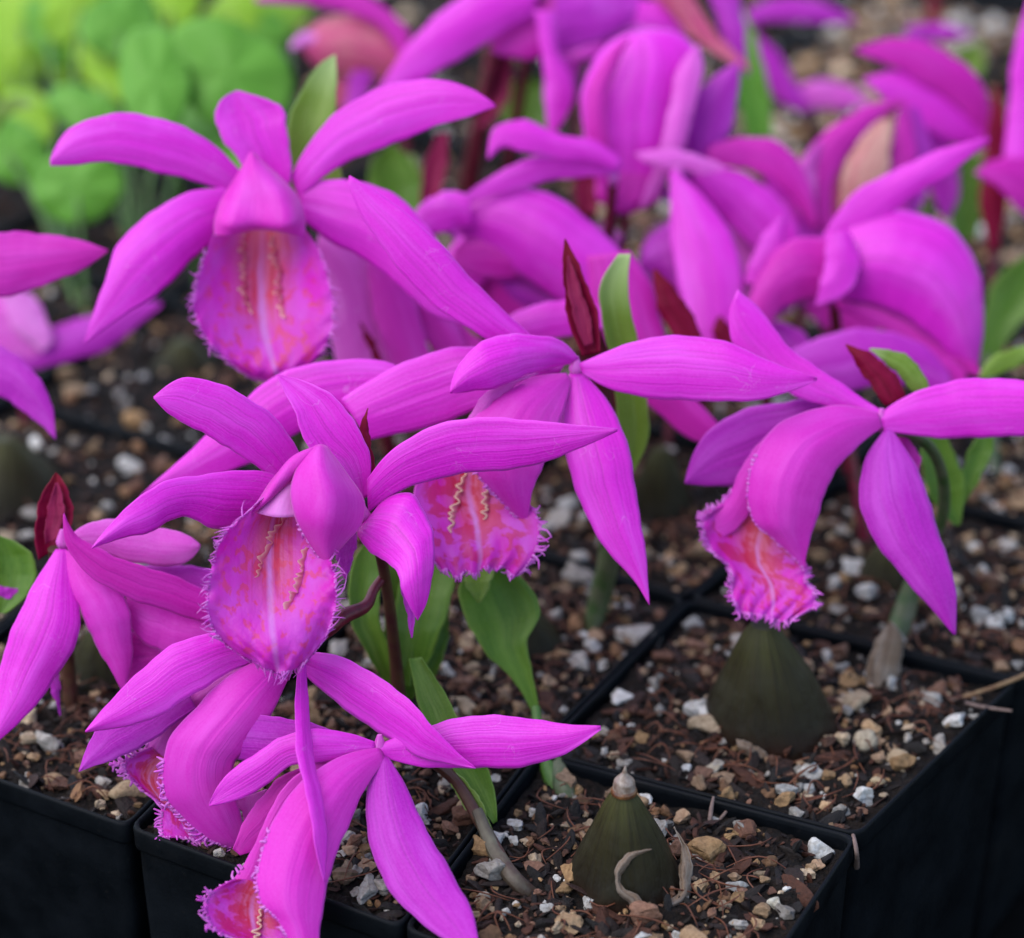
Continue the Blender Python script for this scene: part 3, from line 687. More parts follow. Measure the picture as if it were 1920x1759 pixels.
petal(f7, 'petal', [(610, 1430), (530, 1455), (470, 1520), (436, 1592)], [(610, 1480), (550, 1530), (510, 1580), (450, 1604)], D+.3, (0, -.1, -.3), m='petal_deep', cup=.1)
to_soil(p7, [(735, 1405, 56.7), (800, 1422, 57.6), (850, 1460, 57.9), (900, 1540, 57.5), (960, 1640, 56.6)], (1020, 1700), [.1, .12, .13, .14, .14, .15], 'stem_brown')
stalk(p7, [P(895, 1520, 57.5), P(925, 1590, 57.0), P(970, 1655, 56.3), G(1035, 1705, -.9)], [.12, .17, .18, .16], 'stem_sheath', 'sheath')
petal(p7, 'leaf', [(925, 1545), (870, 1470), (820, 1400), (785, 1320), (766, 1235)], [(932, 1540), (925, 1470), (890, 1400), (840, 1310), (790, 1232)], 58.0, (-.2, .3, .8), m='leaf', cup=-.2)
petal(p7, 'leaf', [(895, 1540), (850, 1480), (840, 1450), (835, 1440)], [(925, 1560), (900, 1500), (880, 1470), (840, 1440)], 57.8, (-.2, 0, .1), m='leaf_pale', cup=-.2)
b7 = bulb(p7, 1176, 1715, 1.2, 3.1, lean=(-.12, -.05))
def sheath_scraps():
    q = MB()
    def at(x, y, dz=0): return P(x, y, dep(G(1176, 1715, -1.2))-1.45+dz)
    def ribbon(A, B, dz=(0, 0, 0)): q.grid(blade(A, B, dep(G(1176, 1715, -1.2))-1.62, dz, cup=.5, wave=.04))
    ribbon([(1222, 1592), (1190, 1592), (1160, 1620), (1153, 1650), (1164, 1682), (1178, 1690), (1190, 1716)], [(1222, 1593), (1196, 1604), (1172, 1630), (1160, 1652), (1176, 1668), (1196, 1678), (1208, 1700)], (.1, -.05, 0))
    ribbon([(1262, 1552), (1290, 1590), (1297, 1640), (1290, 1685), (1260, 1700)], [(1264, 1550), (1278, 1595), (1272, 1645), (1274, 1672), (1250, 1690)], (1.1, .75, .3))
    q.build('dry_sheath', M['papery'], b7, thick=.02)
sheath_scraps()

# --- centre flower (F3)
p3 = plant('centre orchid with tall dark red bract above its flower and one sepal pointing straight down', (1110, 1260))
D = 59.4
f3 = flower(p3, (1080, 690), D+.1, r=.16)
petal(f3, 'sepal', [(1040, 665), (980, 615), (905, 545), (840, 470), (760, 400), (700, 355), (655, 329)], [(1010, 690), (940, 652), (860, 605), (770, 530), (710, 455), (668, 385), (652, 342)], D, (.2, -.1, -.3, -.2), cup=.14)
petal(f3, 'petal', [(1085, 672), (1060, 645), (1000, 627), (925, 633), (870, 670), (850, 705), (843, 736)], [(1070, 682), (1040, 688), (1000, 700), (960, 715), (920, 729), (880, 735), (845, 738)], D, (0, -.9, -1.3), cup=.3)
petal(f3, 'petal', [(1085, 682), (1150, 655), (1220, 633), (1290, 628), (1370, 645), (1450, 680), (1532, 708)], [(1092, 700), (1140, 728), (1220, 745), (1310, 753), (1400, 752), (1470, 738), (1532, 714)], D, (0, -.2, -.4, -.4), cup=.14)
petal(f3, 'sepal', [(1068, 700), (1050, 780), (1066, 880), (1110, 985), (1150, 1048), (1190, 1090), (1217, 1134)], [(1095, 700), (1145, 760), (1180, 850), (1198, 950), (1210, 1040), (1218, 1134)], D, (.1, -.2, -.5, -.6), cup=.24, m='petal')
petal(f3, 'petal', [(1060, 680), (960, 660), (870, 648), (760, 680), (690, 715), (640, 748)], [(1050, 700), (960, 750), (880, 775), (800, 802), (730, 818), (690, 826)], D+.4, (.1, .2, .2), cup=.14, m='petal')
petal(f3, 'sepal', [(800, 720), (720, 678), (620, 676), (540, 692), (450, 760), (350, 850), (262, 930)], [(790, 760), (700, 768), (600, 790), (520, 840), (440, 880), (350, 905), (262, 932)], D+.9, (.1, .1, .1), cup=.14)
def lip3():
    r = MB()
    X = blade([(1062, 700), (1010, 705), (955, 722), (905, 765), (870, 812), (875, 850), (905, 900), (935, 935), (965, 965), (985, 988)],
              [(1070, 712), (1062, 750), (1050, 790), (1038, 830), (1020, 870), (1005, 905), (995, 935), (990, 960), (988, 975), (987, 990)], D, (0, -.5, -.7, -.6, -.2), cup=.25, n=56, m=24)
    r.grid(X); fringe(r, X[36:, 0], X[36:, 3], step=.1, L=.08)
    r.build('lip_lobe', [M['lobe'], M['hair']], f3, thick=.03)
    r = MB(); r.grid(blade([(1010, 700), (950, 712), (900, 750), (870, 800)], [(975, 715), (935, 745), (905, 775), (890, 800)], D-.5, (0, -.2, -.1), cup=.2)); r.build('lip_lobe', M['petal_pale'], f3, thick=.03)
    r = MB()
    X = patch([[(800, 860, .3), (850, 850, .6), (890, 850, .7), (930, 860, .6), (960, 880, .4)], [(775, 930, 0), (830, 930, .3), (880, 930, .5), (935, 925, .4), (985, 930, .1)],
               [(780, 980, -.2), (830, 985, 0), (885, 990, .1), (945, 985, 0), (1012, 985, -.2)], [(795, 1030, -.3), (840, 1040, -.2), (890, 1040, -.2), (945, 1040, -.2), (1005, 1035, -.3)],
               [(820, 1060, -.2), (850, 1078, -.3), (885, 1075, -.3), (930, 1065, -.2), (972, 1082, -.2)]], D-.3, 44, 50)
    for i in range(44):
        for j in range(50): X[i, j] += FW*.06*((i/43)**6)*math.sin(j*.8)-UP*.05*((i/43)**6)*math.sin(j*.6)
    r.grid(X); fringe(r, X[16:, -1], X[16:, -4], L=.2); fringe(r, X[-1], X[-4], L=.12); fringe(r, X[16:, 0], X[16:, 3], L=.15)
    crest(r, [(880, 880, .5), (868, 920, .35), (858, 960, .1), (850, 1000, 0)], X, waves=5); crest(r, [(925, 890, .5), (920, 930, .3), (915, 975, .05)], X, waves=4)
    r.build('lip', [M['lip_red'], M['hair'], M['crest']], f3, thick=.02)
lip3()
def bract(par, A, B, A2, B2, D):
    o = petal(par, 'bract', A, B, D, (0, 0, .1), m='bract', cup=-.35)
    petal(o, 'bract_inside', A2, B2, D-.12, (0, 0, .1), m='bract_in', cup=-.2)
bract(f3, [(1092, 668), (1066, 600), (1056, 520), (1058, 448)], [(1126, 660), (1122, 600), (1100, 530), (1060, 448)], [(1096, 650), (1074, 590), (1064, 530), (1064, 480)], [(1112, 645), (1105, 590), (1085, 530), (1066, 480)], D+.6)
to_soil(p3, [(1095, 700, 59.9), (1112, 800, 61.2), (1135, 950, 63), (1130, 1100, 64.8)], (1105, 1235), [.12, .13, .15, .2, .24], 'stem_green')
petal(p3, 'leaf', [(1165, 900), (1160, 820), (1150, 700), (1130, 600), (1125, 540), (1160, 476)], [(1180, 900), (1215, 820), (1212, 730), (1190, 620), (1178, 530), (1182, 476)], 61.2, (1.2, .4, 0), m='leaf_pale', cup=-.25)
stalk(p3, [P(1172, 900, 62.5), P(1150, 1020, 63.6), P(1125, 1120, 64.8), G(1100, 1240, -1)], [.2, .22, .27, .2], 'stem_green', 'sheath')

# leaf between the pots with its bulb
pL = plant('leafy orchid shoot without a flower, one broad folded leaf on a slim green stalk', (1065, 1530), cat='orchid')
petal(pL, 'leaf', [(1000, 1340), (965, 1280), (905, 1215), (872, 1160), (862, 1100), (890, 1060)], [(1012, 1340), (998, 1260), (990, 1200), (1012, 1140), (985, 1090), (930, 1050)], 60.6, (.1, 0, .2), m='leaf', cup=-.2)
petal(pL, 'leaf', [(895, 1130), (872, 1085), (880, 1040)], [(900, 1130), (925, 1080), (930, 1040)], 60.4, (0, -.1, .2), m='leaf_pale', cup=-.2)
stalk(pL, [P(1004, 1325, 60.7), P(1015, 1400, 60.3), P(1040, 1470, 59.6), G(1070, 1545, -1)], [.1, .14, .22, .2], 'stem_leafgreen')
stalk(pL, [P(1045, 1425, 60.0), P(1058, 1480, 59.3), G(1090, 1560, -1)], [.13, .24, .2], 'stem_green', 'sheath')
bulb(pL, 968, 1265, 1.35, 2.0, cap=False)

# --- right flower (F4) with the broad olive pseudobulb
p4 = plant('right-hand orchid seen side-on, frilled spotted lip hanging over a broad olive pseudobulb', (1640, 1330))
D = 60.4
f4 = flower(p4, (1652, 788), D+.1, r=.17)
petal(f4, 'petal', [(1648, 778), (1700, 742), (1770, 718), (1850, 710), (1930, 714), (2010, 735)], [(1658, 808), (1720, 817), (1800, 822), (1870, 820), (1940, 810), (2010, 750)], D, (0, -.1, -.3), cup=.18)
petal(f4, 'sepal', [(1660, 775), (1600, 735), (1530, 688), (1470, 640), (1420, 575), (1382, 543)], [(1640, 792), (1570, 770), (1490, 742), (1420, 690), (1372, 640), (1368, 580)], D, (0, .2, .3), cup=.12)
petal(f4, 'petal', [(1650, 780), (1560, 748), (1470, 752), (1380, 775), (1310, 830), (1284, 906)], [(1640, 800), (1560, 830), (1480, 880), (1420, 905), (1350, 912), (1284, 907)], D+.4, (0, .3, .3), m='petal_violet_or_shaded', cup=.12)
petal(f4, 'sepal', [(1660, 805), (1618, 870), (1612, 940), (1645, 1020), (1700, 1092), (1750, 1145), (1788, 1190)], [(1672, 805), (1715, 870), (1745, 950), (1772, 1030), (1790, 1100), (1792, 1190)], D, (0, -.3, -.5, -.4), cup=.22, m='petal_violet_or_shaded')
petal(f4, 'sepal', [(1680, 820), (1690, 870), (1705, 910)], [(1700, 820), (1725, 860), (1712, 910)], D+.8, (0, 0, 0), m='petal_deep')
def lip4():
    r = MB()
    X = blade([(1648, 775), (1570, 760), (1500, 776), (1440, 815), (1410, 870), (1400, 940), (1412, 975), (1450, 1010), (1488, 1045), (1507, 1068)],
              [(1655, 800), (1618, 828), (1580, 865), (1556, 905), (1540, 945), (1526, 985), (1518, 1015), (1513, 1035), (1510, 1052), (1509, 1068)], D, (0, -.5, -.7, -.6, -.3), cup=.3, n=60, m=24)
    r.grid(X); fringe(r, X[30:, 0], X[30:, 3], step=.1, L=.06)
    r.build('lip_lobe', [M['lobe'], M['hair']], f4, thick=.03)
    r = MB()
    X = blade([(1540, 765), (1450, 805), (1395, 868), (1372, 920), (1350, 945), (1312, 962)], [(1500, 800), (1435, 860), (1408, 930), (1400, 970), (1372, 1000), (1325, 1012)], D, (.1, 0, .2, .3), cup=.15, n=40)
    r.grid(X); fringe(r, X[30:, 0], X[30:, 3], step=.08, L=.12); fringe(r, X[-1], X[-3], L=.13, step=.06)
    r.build('lip_lobe', [M['lobe'], M['hair']], f4, thick=.03)
    r = MB()
    X = patch([[(1372, 935, .6), (1395, 940, .7), (1420, 960, .7), (1450, 990, .6), (1490, 1030, .3)], [(1318, 985, .3), (1352, 992, .6), (1395, 1000, .7), (1450, 1030, .5), (1515, 1068, .1)],
               [(1332, 1030, .2), (1362, 1038, .4), (1405, 1050, .5), (1455, 1070, .3), (1510, 1090, 0)], [(1370, 1068, .2), (1390, 1082, .2), (1420, 1092, .2), (1462, 1102, .1), (1525, 1108, -.1)],
               [(1372, 1112, 0), (1397, 1122, 0), (1428, 1130, 0), (1465, 1135, -.1), (1528, 1136, -.2)], [(1385, 1148, -.1), (1408, 1152, -.1), (1435, 1156, -.2), (1466, 1166, -.2), (1505, 1150, -.3)]], D-.3, 46, 44)
    for i in range(46):
        for j in range(44): X[i, j] += FW*.08*max((i/45)**5, abs(j/43*2-1)**5)*math.sin(j*.8+i*.7)
    r.grid(X); fringe(r, X[6:, 0], X[6:, 3], L=.13, step=.06); fringe(r, X[14:, -1], X[14:, -4], L=.15, step=.06); fringe(r, X[-1], X[-4], L=.15, step=.06)
    r.build('lip', [M['lip_red'], M['hair']], f4, thick=.02)
lip4()
petal(f4, 'bract', [(1660, 762), (1620, 705), (1598, 670), (1585, 646)], [(1700, 745), (1680, 705), (1640, 668), (1588, 646)], D+.5, (0, 0, 0), m='bract', cup=.2)
petal(p4, 'leaf', [(1720, 745), (1690, 710), (1660, 680), (1630, 655)], [(1745, 735), (1725, 690), (1690, 662), (1632, 654)], D+1, (0, 0, 0), m='leaf_pale')
petal(p4, 'leaf', [(1790, 985), (1745, 930), (1728, 860), (1735, 800)], [(1800, 985), (1808, 910), (1790, 850), (1760, 800)], 63.6, (0, 0, 0), m='leaf', cup=-.25)
petal(p4, 'leaf', [(1792, 960), (1800, 900), (1815, 850), (1840, 810)], [(1800, 960), (1835, 900), (1860, 850), (1862, 810)], 63.9, (0, 0, 0), m='leaf', cup=-.25)
to_soil(p4, [(1672, 800, 60.7), (1735, 830, 61.6), (1770, 950, 63.4), (1720, 1080, 64.8)], (1655, 1320), [.12, .13, .15, .22, .24], 'stem_green')
stalk(p4, [P(1725, 1060, 64.6), P(1695, 1140, 64.8), G(1655, 1320, -1)], [.18, .26, .26], 'stem_green', 'sheath')
petal(p4, 'dry_scale', [(1625, 1290), (1630, 1230), (1650, 1190), (1670, 1165)], [(1680, 1290), (1692, 1230), (1690, 1190), (1672, 1165)], 62.8, (0, 0, 0), m='papery', cup=.3)
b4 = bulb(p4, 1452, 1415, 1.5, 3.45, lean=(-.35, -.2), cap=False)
q = MB(); q.grid(blade([(1520, 1325), (1560, 1360), (1585, 1395)], [(1525, 1330), (1550, 1375), (1572, 1410)], dep(G(1452, 1415, -1.2))-1.3, (.2, .6, 1.0), cup=.4))
q.grid(blade([(1380, 1385), (1420, 1400), (1445, 1420)], [(1385, 1410), (1420, 1425), (1440, 1430)], dep(G(1452, 1415, -1.2))-1.7, (0, 0, 0), cup=.4)); q.build('dry_sheath', M['papery'], b4, thick=.02)
pR = plant('green orchid leaf tips at the right frame edge above the long petal', (1960, 1120))
petal(pR, 'leaf', [(1835, 705), (1850, 680), (1900, 652), (1960, 650)], [(1838, 710), (1880, 700), (1930, 680), (1970, 690)], 66.5, (0, 0, 0), m='leaf_pale')
to_soil(pR, [(1955, 675, 66.6), (1965, 800, 67.5)], (1970, 1120), [.1, .15, .2], 'stem_green')

# --- left-edge flower (F5)
p5 = plant('left-edge orchid with dark red bract, petals reaching down to the left frame edge', (130, 1390))
D = 59.0
f5 = flower(p5, (118, 1015), D+.1, r=.16)
petal(f5, 'sepal', [(105, 1030), (50, 1120), (25, 1170), (0, 1260), (-25, 1400)], [(125, 1030), (143, 1110), (147, 1190), (110, 1265), (55, 1335), (-22, 1405)], D, (0, -.4, -.5, -.6), cup=.24)
petal(f5, 'petal', [(125, 1010), (170, 980), (220, 972), (290, 988), (350, 1002), (376, 1022)], [(130, 1020), (200, 1040), (270, 1058), (320, 1062), (355, 1050), (374, 1030)], D, (0, .2, .3), cup=.2, m='petal_pale')
petal(f5, 'sepal', [(120, 962), (140, 1000), (200, 1035), (280, 1065), (350, 1090), (430, 1130)], [(119, 966), (124, 1020), (155, 1070), (220, 1110), (310, 1145), (430, 1180)], D, (-.9, -.7, -.3, 0), cup=.14, m='petal_deep')
petal(f5, 'sepal', [(200, 1060), (300, 1060), (400, 1070), (440, 1100)], [(200, 1100), (300, 1120), (400, 1150), (440, 1160)], D+.8, (0, 0, 0), m='petal_violet_or_shaded')
petal(f5, 'lip_lobe', [(122, 1030), (190, 1075), (230, 1115), (246, 1170), (248, 1240), (234, 1295)], [(118, 1035), (133, 1100), (160, 1170), (190, 1225), (215, 1270), (230, 1300)], D, (0, -.3, -.2, .1), cup=.25, m='lobe')
petal(f5, 'lip_lobe', [(235, 1110), (290, 1115), (350, 1135), (400, 1165)], [(240, 1165), (270, 1205), (330, 1230), (400, 1215)], D+.2, (0, 0, 0), cup=.2, m='lobe')
petal(f5, 'lip', [(240, 1180), (280, 1200), (310, 1215)], [(236, 1290), (260, 1270), (310, 1240)], D+.5, (0, 0, 0), cup=.1, m='petal_deep')
petal(f5, 'sepal', [(75, 1240), (95, 1290), (112, 1342)], [(110, 1230), (112, 1290), (114, 1342)], D+.8, (0, 0, 0), m='petal_violet_or_shaded')
bract(f5, [(72, 1050), (65, 990), (78, 930), (104, 886)], [(120, 1020), (136, 970), (130, 925), (106, 886)], [(85, 1020), (86, 970), (98, 925), (104, 905)], [(108, 1010), (120, 965), (118, 930), (108, 905)], D+.4)
to_soil(p5, [(100, 1030, 59.4), (112, 1120, 60.4), (128, 1250, 61.8)], (135, 1400), [.12, .14, .16, .2], 'stem_brown')
petal(p5, 'leaf', [(-10, 1150), (-20, 1050), (-10, 1005)], [(10, 1150), (62, 1100), (60, 1040), (0, 1005)], 60.5, (0, 0, 0), m='leaf', cup=-.2)
petal(p5, 'petal', [(-20, 1070), (0, 1095), (34, 1105)], [(-20, 1125), (0, 1128), (34, 1110)], 60.6, (0, 0, 0), m='petal_violet_or_shaded')

# --- upper left flower (F1)
p1 = plant('upper left orchid facing the camera, wide open over a fringed lip, green leaves behind', (560, 900))
D = 62.6
f1 = flower(p1, (500, 345), D+.5, r=.2)
petal(f1, 'petal', [(460, 330), (400, 272), (340, 235), (270, 215), (190, 218), (120, 250), (94, 300)], [(430, 360), (380, 345), (320, 328), (250, 312), (180, 305), (130, 310), (94, 311)], D, (.5, 0, -.3), cup=.14)
petal(f1, 'sepal', [(430, 352), (350, 362), (280, 400), (225, 455), (195, 530), (170, 600), (157, 642)], [(425, 430), (370, 480), (310, 540), (255, 578), (215, 605), (180, 630), (158, 644)], D, (.5, .0, -.3, -.4), cup=.16)
petal(f1, 'sepal', [(475, 345), (440, 290), (412, 250), (402, 212), (418, 185), (440, 171)], [(545, 345), (546, 290), (537, 240), (525, 198), (490, 182), (445, 170)], D, (.4, .2, .3), cup=-.12)
petal(f1, 'petal', [(545, 330), (580, 270), (630, 212), (700, 168), (790, 150), (870, 160), (928, 195)], [(560, 372), (610, 330), (670, 295), (760, 262), (840, 230), (890, 215), (929, 200)], D, (.5, 0, -.4), cup=.14)
petal(f1, 'sepal', [(560, 345), (640, 336), (720, 355), (790, 410), (850, 500), (890, 590)], [(565, 410), (620, 455), (690, 490), (740, 530), (810, 590), (880, 610)], D, (.5, .3, .3), cup=.14)
def lip1():
    mb = MB(); L = D-.7
    X = patch([[(404, 428, .35), (455, 418, 1.1), (497, 415, 1.4), (540, 418, 1.1), (572, 430, .35)], [(388, 468, -.1), (440, 462, .9), (497, 462, 1.25), (552, 462, .9), (594, 462, -.1)],
               [(372, 520, -.4), (430, 520, .4), (497, 520, .9), (562, 520, .4), (612, 512, -.3)], [(362, 575, -.5), (425, 580, 0), (500, 585, .4), (565, 580, 0), (625, 575, -.4)],
               [(383, 630, -.5), (435, 640, -.2), (507, 645, 0), (570, 635, -.2), (622, 620, -.4)], [(428, 678, -.2), (470, 693, -.2), (520, 698, -.25), (565, 688, -.2), (600, 665, -.2)],
               [(468, 706, .1), (492, 712, .0), (522, 716, 0), (552, 708, 0), (578, 692, .1)]], L, 56, 48)
    for i in range(56):
        for j in range(48): X[i, j] += FW*0.05*max(abs(j/47*2-1)**6, (i/55)**8)*math.sin(i*.9+j*.7)
    mb.grid(X)
    fringe(mb, X[10:, 0], X[10:, 3], L=.19); fringe(mb, X[10:, -1], X[10:, -4], L=.19); fringe(mb, X[-1], X[-4], L=.19)
    crest(mb, [(462, 435, 1.0), (462, 470, .8), (466, 510, .55), (462, 540, .35), (480, 590, .15)], X, waves=6, wd=.2, amp=.085)
    crest(mb, [(515, 440, 1.0), (520, 475, .8), (528, 510, .5), (528, 545, .35), (540, 595, .1)], X, waves=6, wd=.18, amp=.075)
    mb.build('lip', [M['lip_in'], M['hair'], M['crest']], f1)
    r = MB()
    X = patch([[(462, 298, .4), (466, 290, .2), (471, 285, .1), (480, 290, .2), (492, 305, .4)], [(440, 335, .4), (458, 330, .0), (478, 328, -.15), (505, 330, -.1), (532, 338, .3)],
               [(412, 382, .3), (440, 380, -.2), (480, 378, -.25), (525, 375, -.4), (560, 372, .3)], [(402, 420, .2), (428, 425, -.4), (482, 420, -.3), (535, 425, -.5), (572, 418, .2)],
               [(403, 442, .1), (428, 442, -.25), (482, 432, .1), (535, 437, -.3), (571, 445, .1)]], L, 30, 40)
    r.grid(X); r.build('lip_lobe', M['lobe'], f1, thick=.02)
lip1()
petal(p1, 'leaf', [(540, 420), (540, 330), (540, 240), (568, 165), (605, 115), (627, 103)], [(650, 420), (640, 330), (626, 260), (628, 200), (632, 150), (629, 103)], D+1.8, (0, 0, .4), m='leaf_pale', cup=-.2)
to_soil(p1, [(505, 370, 65), (520, 480, 66), (545, 680, 68)], (560, 900), [.12, .14, .16, .2], 'stem_green')

# ------------------------------------------------------------------ blurred orchids behind
def simple(label, base, node, D, parts, stem='stem_red', srad=.16, leaves=(), bulbs=()):
    p = plant(label, base); f = flower(p, node, D+.2, r=.16)
    for q in parts:
        nm, A, B, m_ = q[:4]; dd = q[4] if len(q) > 4 else (0, 0, 0); cup = q[5] if len(q) > 5 else .15
        petal(f, nm, A, B, D, dd, m=m_, cup=cup)
    c, g = P(*node, D+.3), G(*base, -1.2)
    stalk(p, [c, c*.6+g*.4+UP*.1, g], [.12, srad, srad*1.3], stem)
    for (A, B, DD, m_) in leaves: petal(p, 'leaf', A, B, DD, (0, 0, 0), m=m_, cup=-.2)
    return p
simple('orchid cut by the left frame edge above the bract, one petal reaching right, one down', (-120, 1050), (-80, 590), 63, [
    ('petal', [(-80, 450), (0, 437), (100, 440), (203, 468)], [(-80, 565), (0, 558), (80, 537), (150, 508), (203, 471)], 'petal_deep'),
    ('sepal', [(-60, 600), (0, 648), (60, 690), (95, 755), (104, 823)], [(-60, 720), (0, 745), (50, 775), (104, 824)], 'petal_violet_or_shaded', (0, -.3, -.4)),
])
simple('small blurred violet orchid low behind the left frame edge with a whitish lip', (60, 860), (30, 650), 73, [
    ('sepal', [(20, 640), (110, 610), (200, 582), (260, 566), (303, 566)], [(30, 700), (120, 680), (200, 655), (260, 610), (303, 572)], 'petal_violet_or_shaded'),
    ('lip', [(-20, 540), (40, 545), (70, 590), (90, 650)], [(-20, 650), (20, 680), (60, 690), (90, 670)], 'petal_pale', (0, 0, 0)),
    ('petal', [(60, 550), (80, 580), (100, 640)], [(0, 550), (30, 620), (80, 660)], 'throat', (-.3, -.3, -.3)),
])
simple('pale pink blurred orchid squeezed behind the upper left flower lip', (760, 960), (640, 480), 66.5, [
    ('lip', [(600, 430), (680, 470), (720, 560), (740, 690)], [(590, 480), (610, 560), (620, 640), (640, 710)], 'petal_pale'),
    ('lip_lobe', [(690, 480), (740, 497), (775, 560), (800, 640), (812, 690)], [(690, 505), (700, 580), (720, 650), (745, 700)], 'lobe', (-.3, -.3, -.3)),
    ('sepal', [(770, 530), (830, 560), (880, 620), (930, 660)], [(770, 560), (800, 640), (850, 680), (920, 690)], 'petal_deep', (.3, .3, .3)),
    ('petal', [(760, 480), (800, 520), (850, 600), (880, 670)], [(750, 520), (770, 580), (800, 640), (850, 690)], 'lobe', (.1, .1, .1)),
    ('bract', [(710, 690), (690, 650), (674, 605)], [(718, 680), (704, 645), (676, 604)], 'bract', (-.8, -.8, -.8)),
])
simple('blurred orchid behind centre with petals sweeping left under the upright pink hood', (1110, 900), (1150, 330), 68, [
    ('petal', [(1165, 300), (1110, 262), (1040, 250), (985, 226), (930, 236), (914, 298)], [(1160, 318), (1080, 300), (1010, 290), (975, 285), (950, 275), (917, 299)], 'petal', (-.3, -.5, -.6)),
    ('sepal', [(1165, 305), (1080, 290), (990, 298), (910, 338), (868, 368)], [(1160, 325), (1070, 335), (990, 348), (930, 365), (875, 385)], 'petal', (0, -.1, -.2)),
    ('lip_lobe', [(870, 370), (960, 345), (1050, 372), (1120, 430), (1190, 500), (1240, 610)], [(860, 440), (920, 470), (990, 530), (1060, 570), (1130, 610), (1200, 640)], 'petal', (.3, 0, 0), .25),
    ('petal', [(880, 365), (830, 360), (795, 380), (770, 410)], [(885, 425), (850, 432), (810, 440), (768, 455)], 'petal', (-.2, -.2, -.2)),
    ('sepal', [(1010, 440), (930, 430), (880, 440), (850, 470)], [(1010, 500), (950, 525), (900, 520), (850, 500)], 'petal_deep', (0, .2, .2)),
    ('sepal', [(1020, 490), (960, 500), (920, 510)], [(1130, 600), (1020, 590), (960, 560)], 'petal_violet_or_shaded', (.4, .5, .5)),
])
simple('blurred orchid just behind the tall bract, arched petal band and a tip pointing down', (1160, 1020), (1160, 590), 64.6, [
    ('petal', [(930, 610), (1000, 572), (1080, 562), (1160, 575), (1225, 610)], [(930, 660), (1020, 640), (1100, 622), (1160, 618), (1225, 650)], 'petal'),
    ('sepal', [(1180, 470), (1225, 540), (1250, 640), (1300, 740), (1350, 800), (1374, 832)], [(1100, 480), (1120, 600), (1170, 700), (1240, 780), (1300, 826), (1374, 834)], 'petal_deep'),
    ('bract', [(1270, 640), (1235, 580), (1226, 505)], [(1320, 640), (1280, 560), (1230, 505)], 'bract', (-.3, -.3, -.3)),
])
simple('tall orchid seen from behind near top centre, broad hooded pink shape above a V', (1120, 900), (1175, 390), 71, [
    ('sepal', [(1150, 400), (1115, 330), (1093, 240), (1100, 140), (1150, 75), (1190, 58)], [(1195, 395), (1262, 320), (1298, 210), (1315, 110), (1270, 62), (1200, 56)], 'petal', (0, -.3, 0), .2),
    ('petal', [(1150, 395), (1118, 330), (1100, 240), (1108, 150), (1150, 90), (1180, 70)], [(1165, 400), (1150, 330), (1140, 240), (1145, 160), (1165, 105), (1182, 72)], 'petal_deep', (-.6, -1.1, -.9), .3),
    ('petal', [(1200, 390), (1230, 300), (1255, 210), (1270, 130), (1305, 85)], [(1205, 392), (1265, 310), (1300, 210), (1318, 120), (1310, 84)], 'petal_pale', (-.6, -1.0, -.8), .2),
    ('petal', [(1240, 370), (1285, 300), (1275, 230), (1320, 160), (1385, 115)], [(1245, 380), (1330, 310), (1370, 240), (1385, 170), (1387, 118)], 'petal_violet_or_shaded', (.2, .3, .4)),
    ('petal', [(1190, 288), (1240, 279), (1300, 288), (1362, 313)], [(1208, 306), (1270, 322), (1320, 325), (1362, 318)], 'petal_pale', (-1.5, -1.5, -1.5)),
    ('petal', [(1330, 275), (1400, 256), (1455, 265), (1505, 315), (1532, 400)], [(1325, 310), (1400, 318), (1450, 340), (1490, 380), (1527, 430)], 'petal_deep'),
    ('sepal', [(1310, 300), (1390, 325), (1455, 365), (1500, 440)], [(1300, 335), (1350, 400), (1410, 460), (1480, 490)], 'petal'),
    ('lip', [(1120, 320), (1120, 370), (1150, 400)], [(1255, 330), (1230, 380), (1165, 402)], 'petal_deep', (-.3, -.3, -.3)),
    ('lip_lobe', [(1350, 420), (1420, 450), (1450, 520)], [(1360, 480), (1400, 520), (1440, 540)], 'petal_pale', (.5, .5, .5)),
])
simple('orchid right of centre with one big petal blade hanging straight down', (1330, 900), (1270, 330), 69, [
    ('sepal', [(1262, 318), (1330, 380), (1380, 465), (1396, 560), (1380, 660), (1340, 720)], [(1256, 325), (1258, 430), (1272, 540), (1290, 640), (1310, 690), (1338, 722)], 'petal', (0, -.6, -1)),
    ('lip', [(1275, 410), (1225, 440), (1203, 470), (1200, 500)], [(1280, 560), (1250, 530), (1215, 515), (1202, 503)], 'petal_violet_or_shaded', (.6, .6, .6)),
    ('bract', [(1340, 640), (1338, 610), (1350, 592)], [(1380, 660), (1372, 620), (1352, 592)], 'bract', (-1.6, -1.6, -1.6)),
])
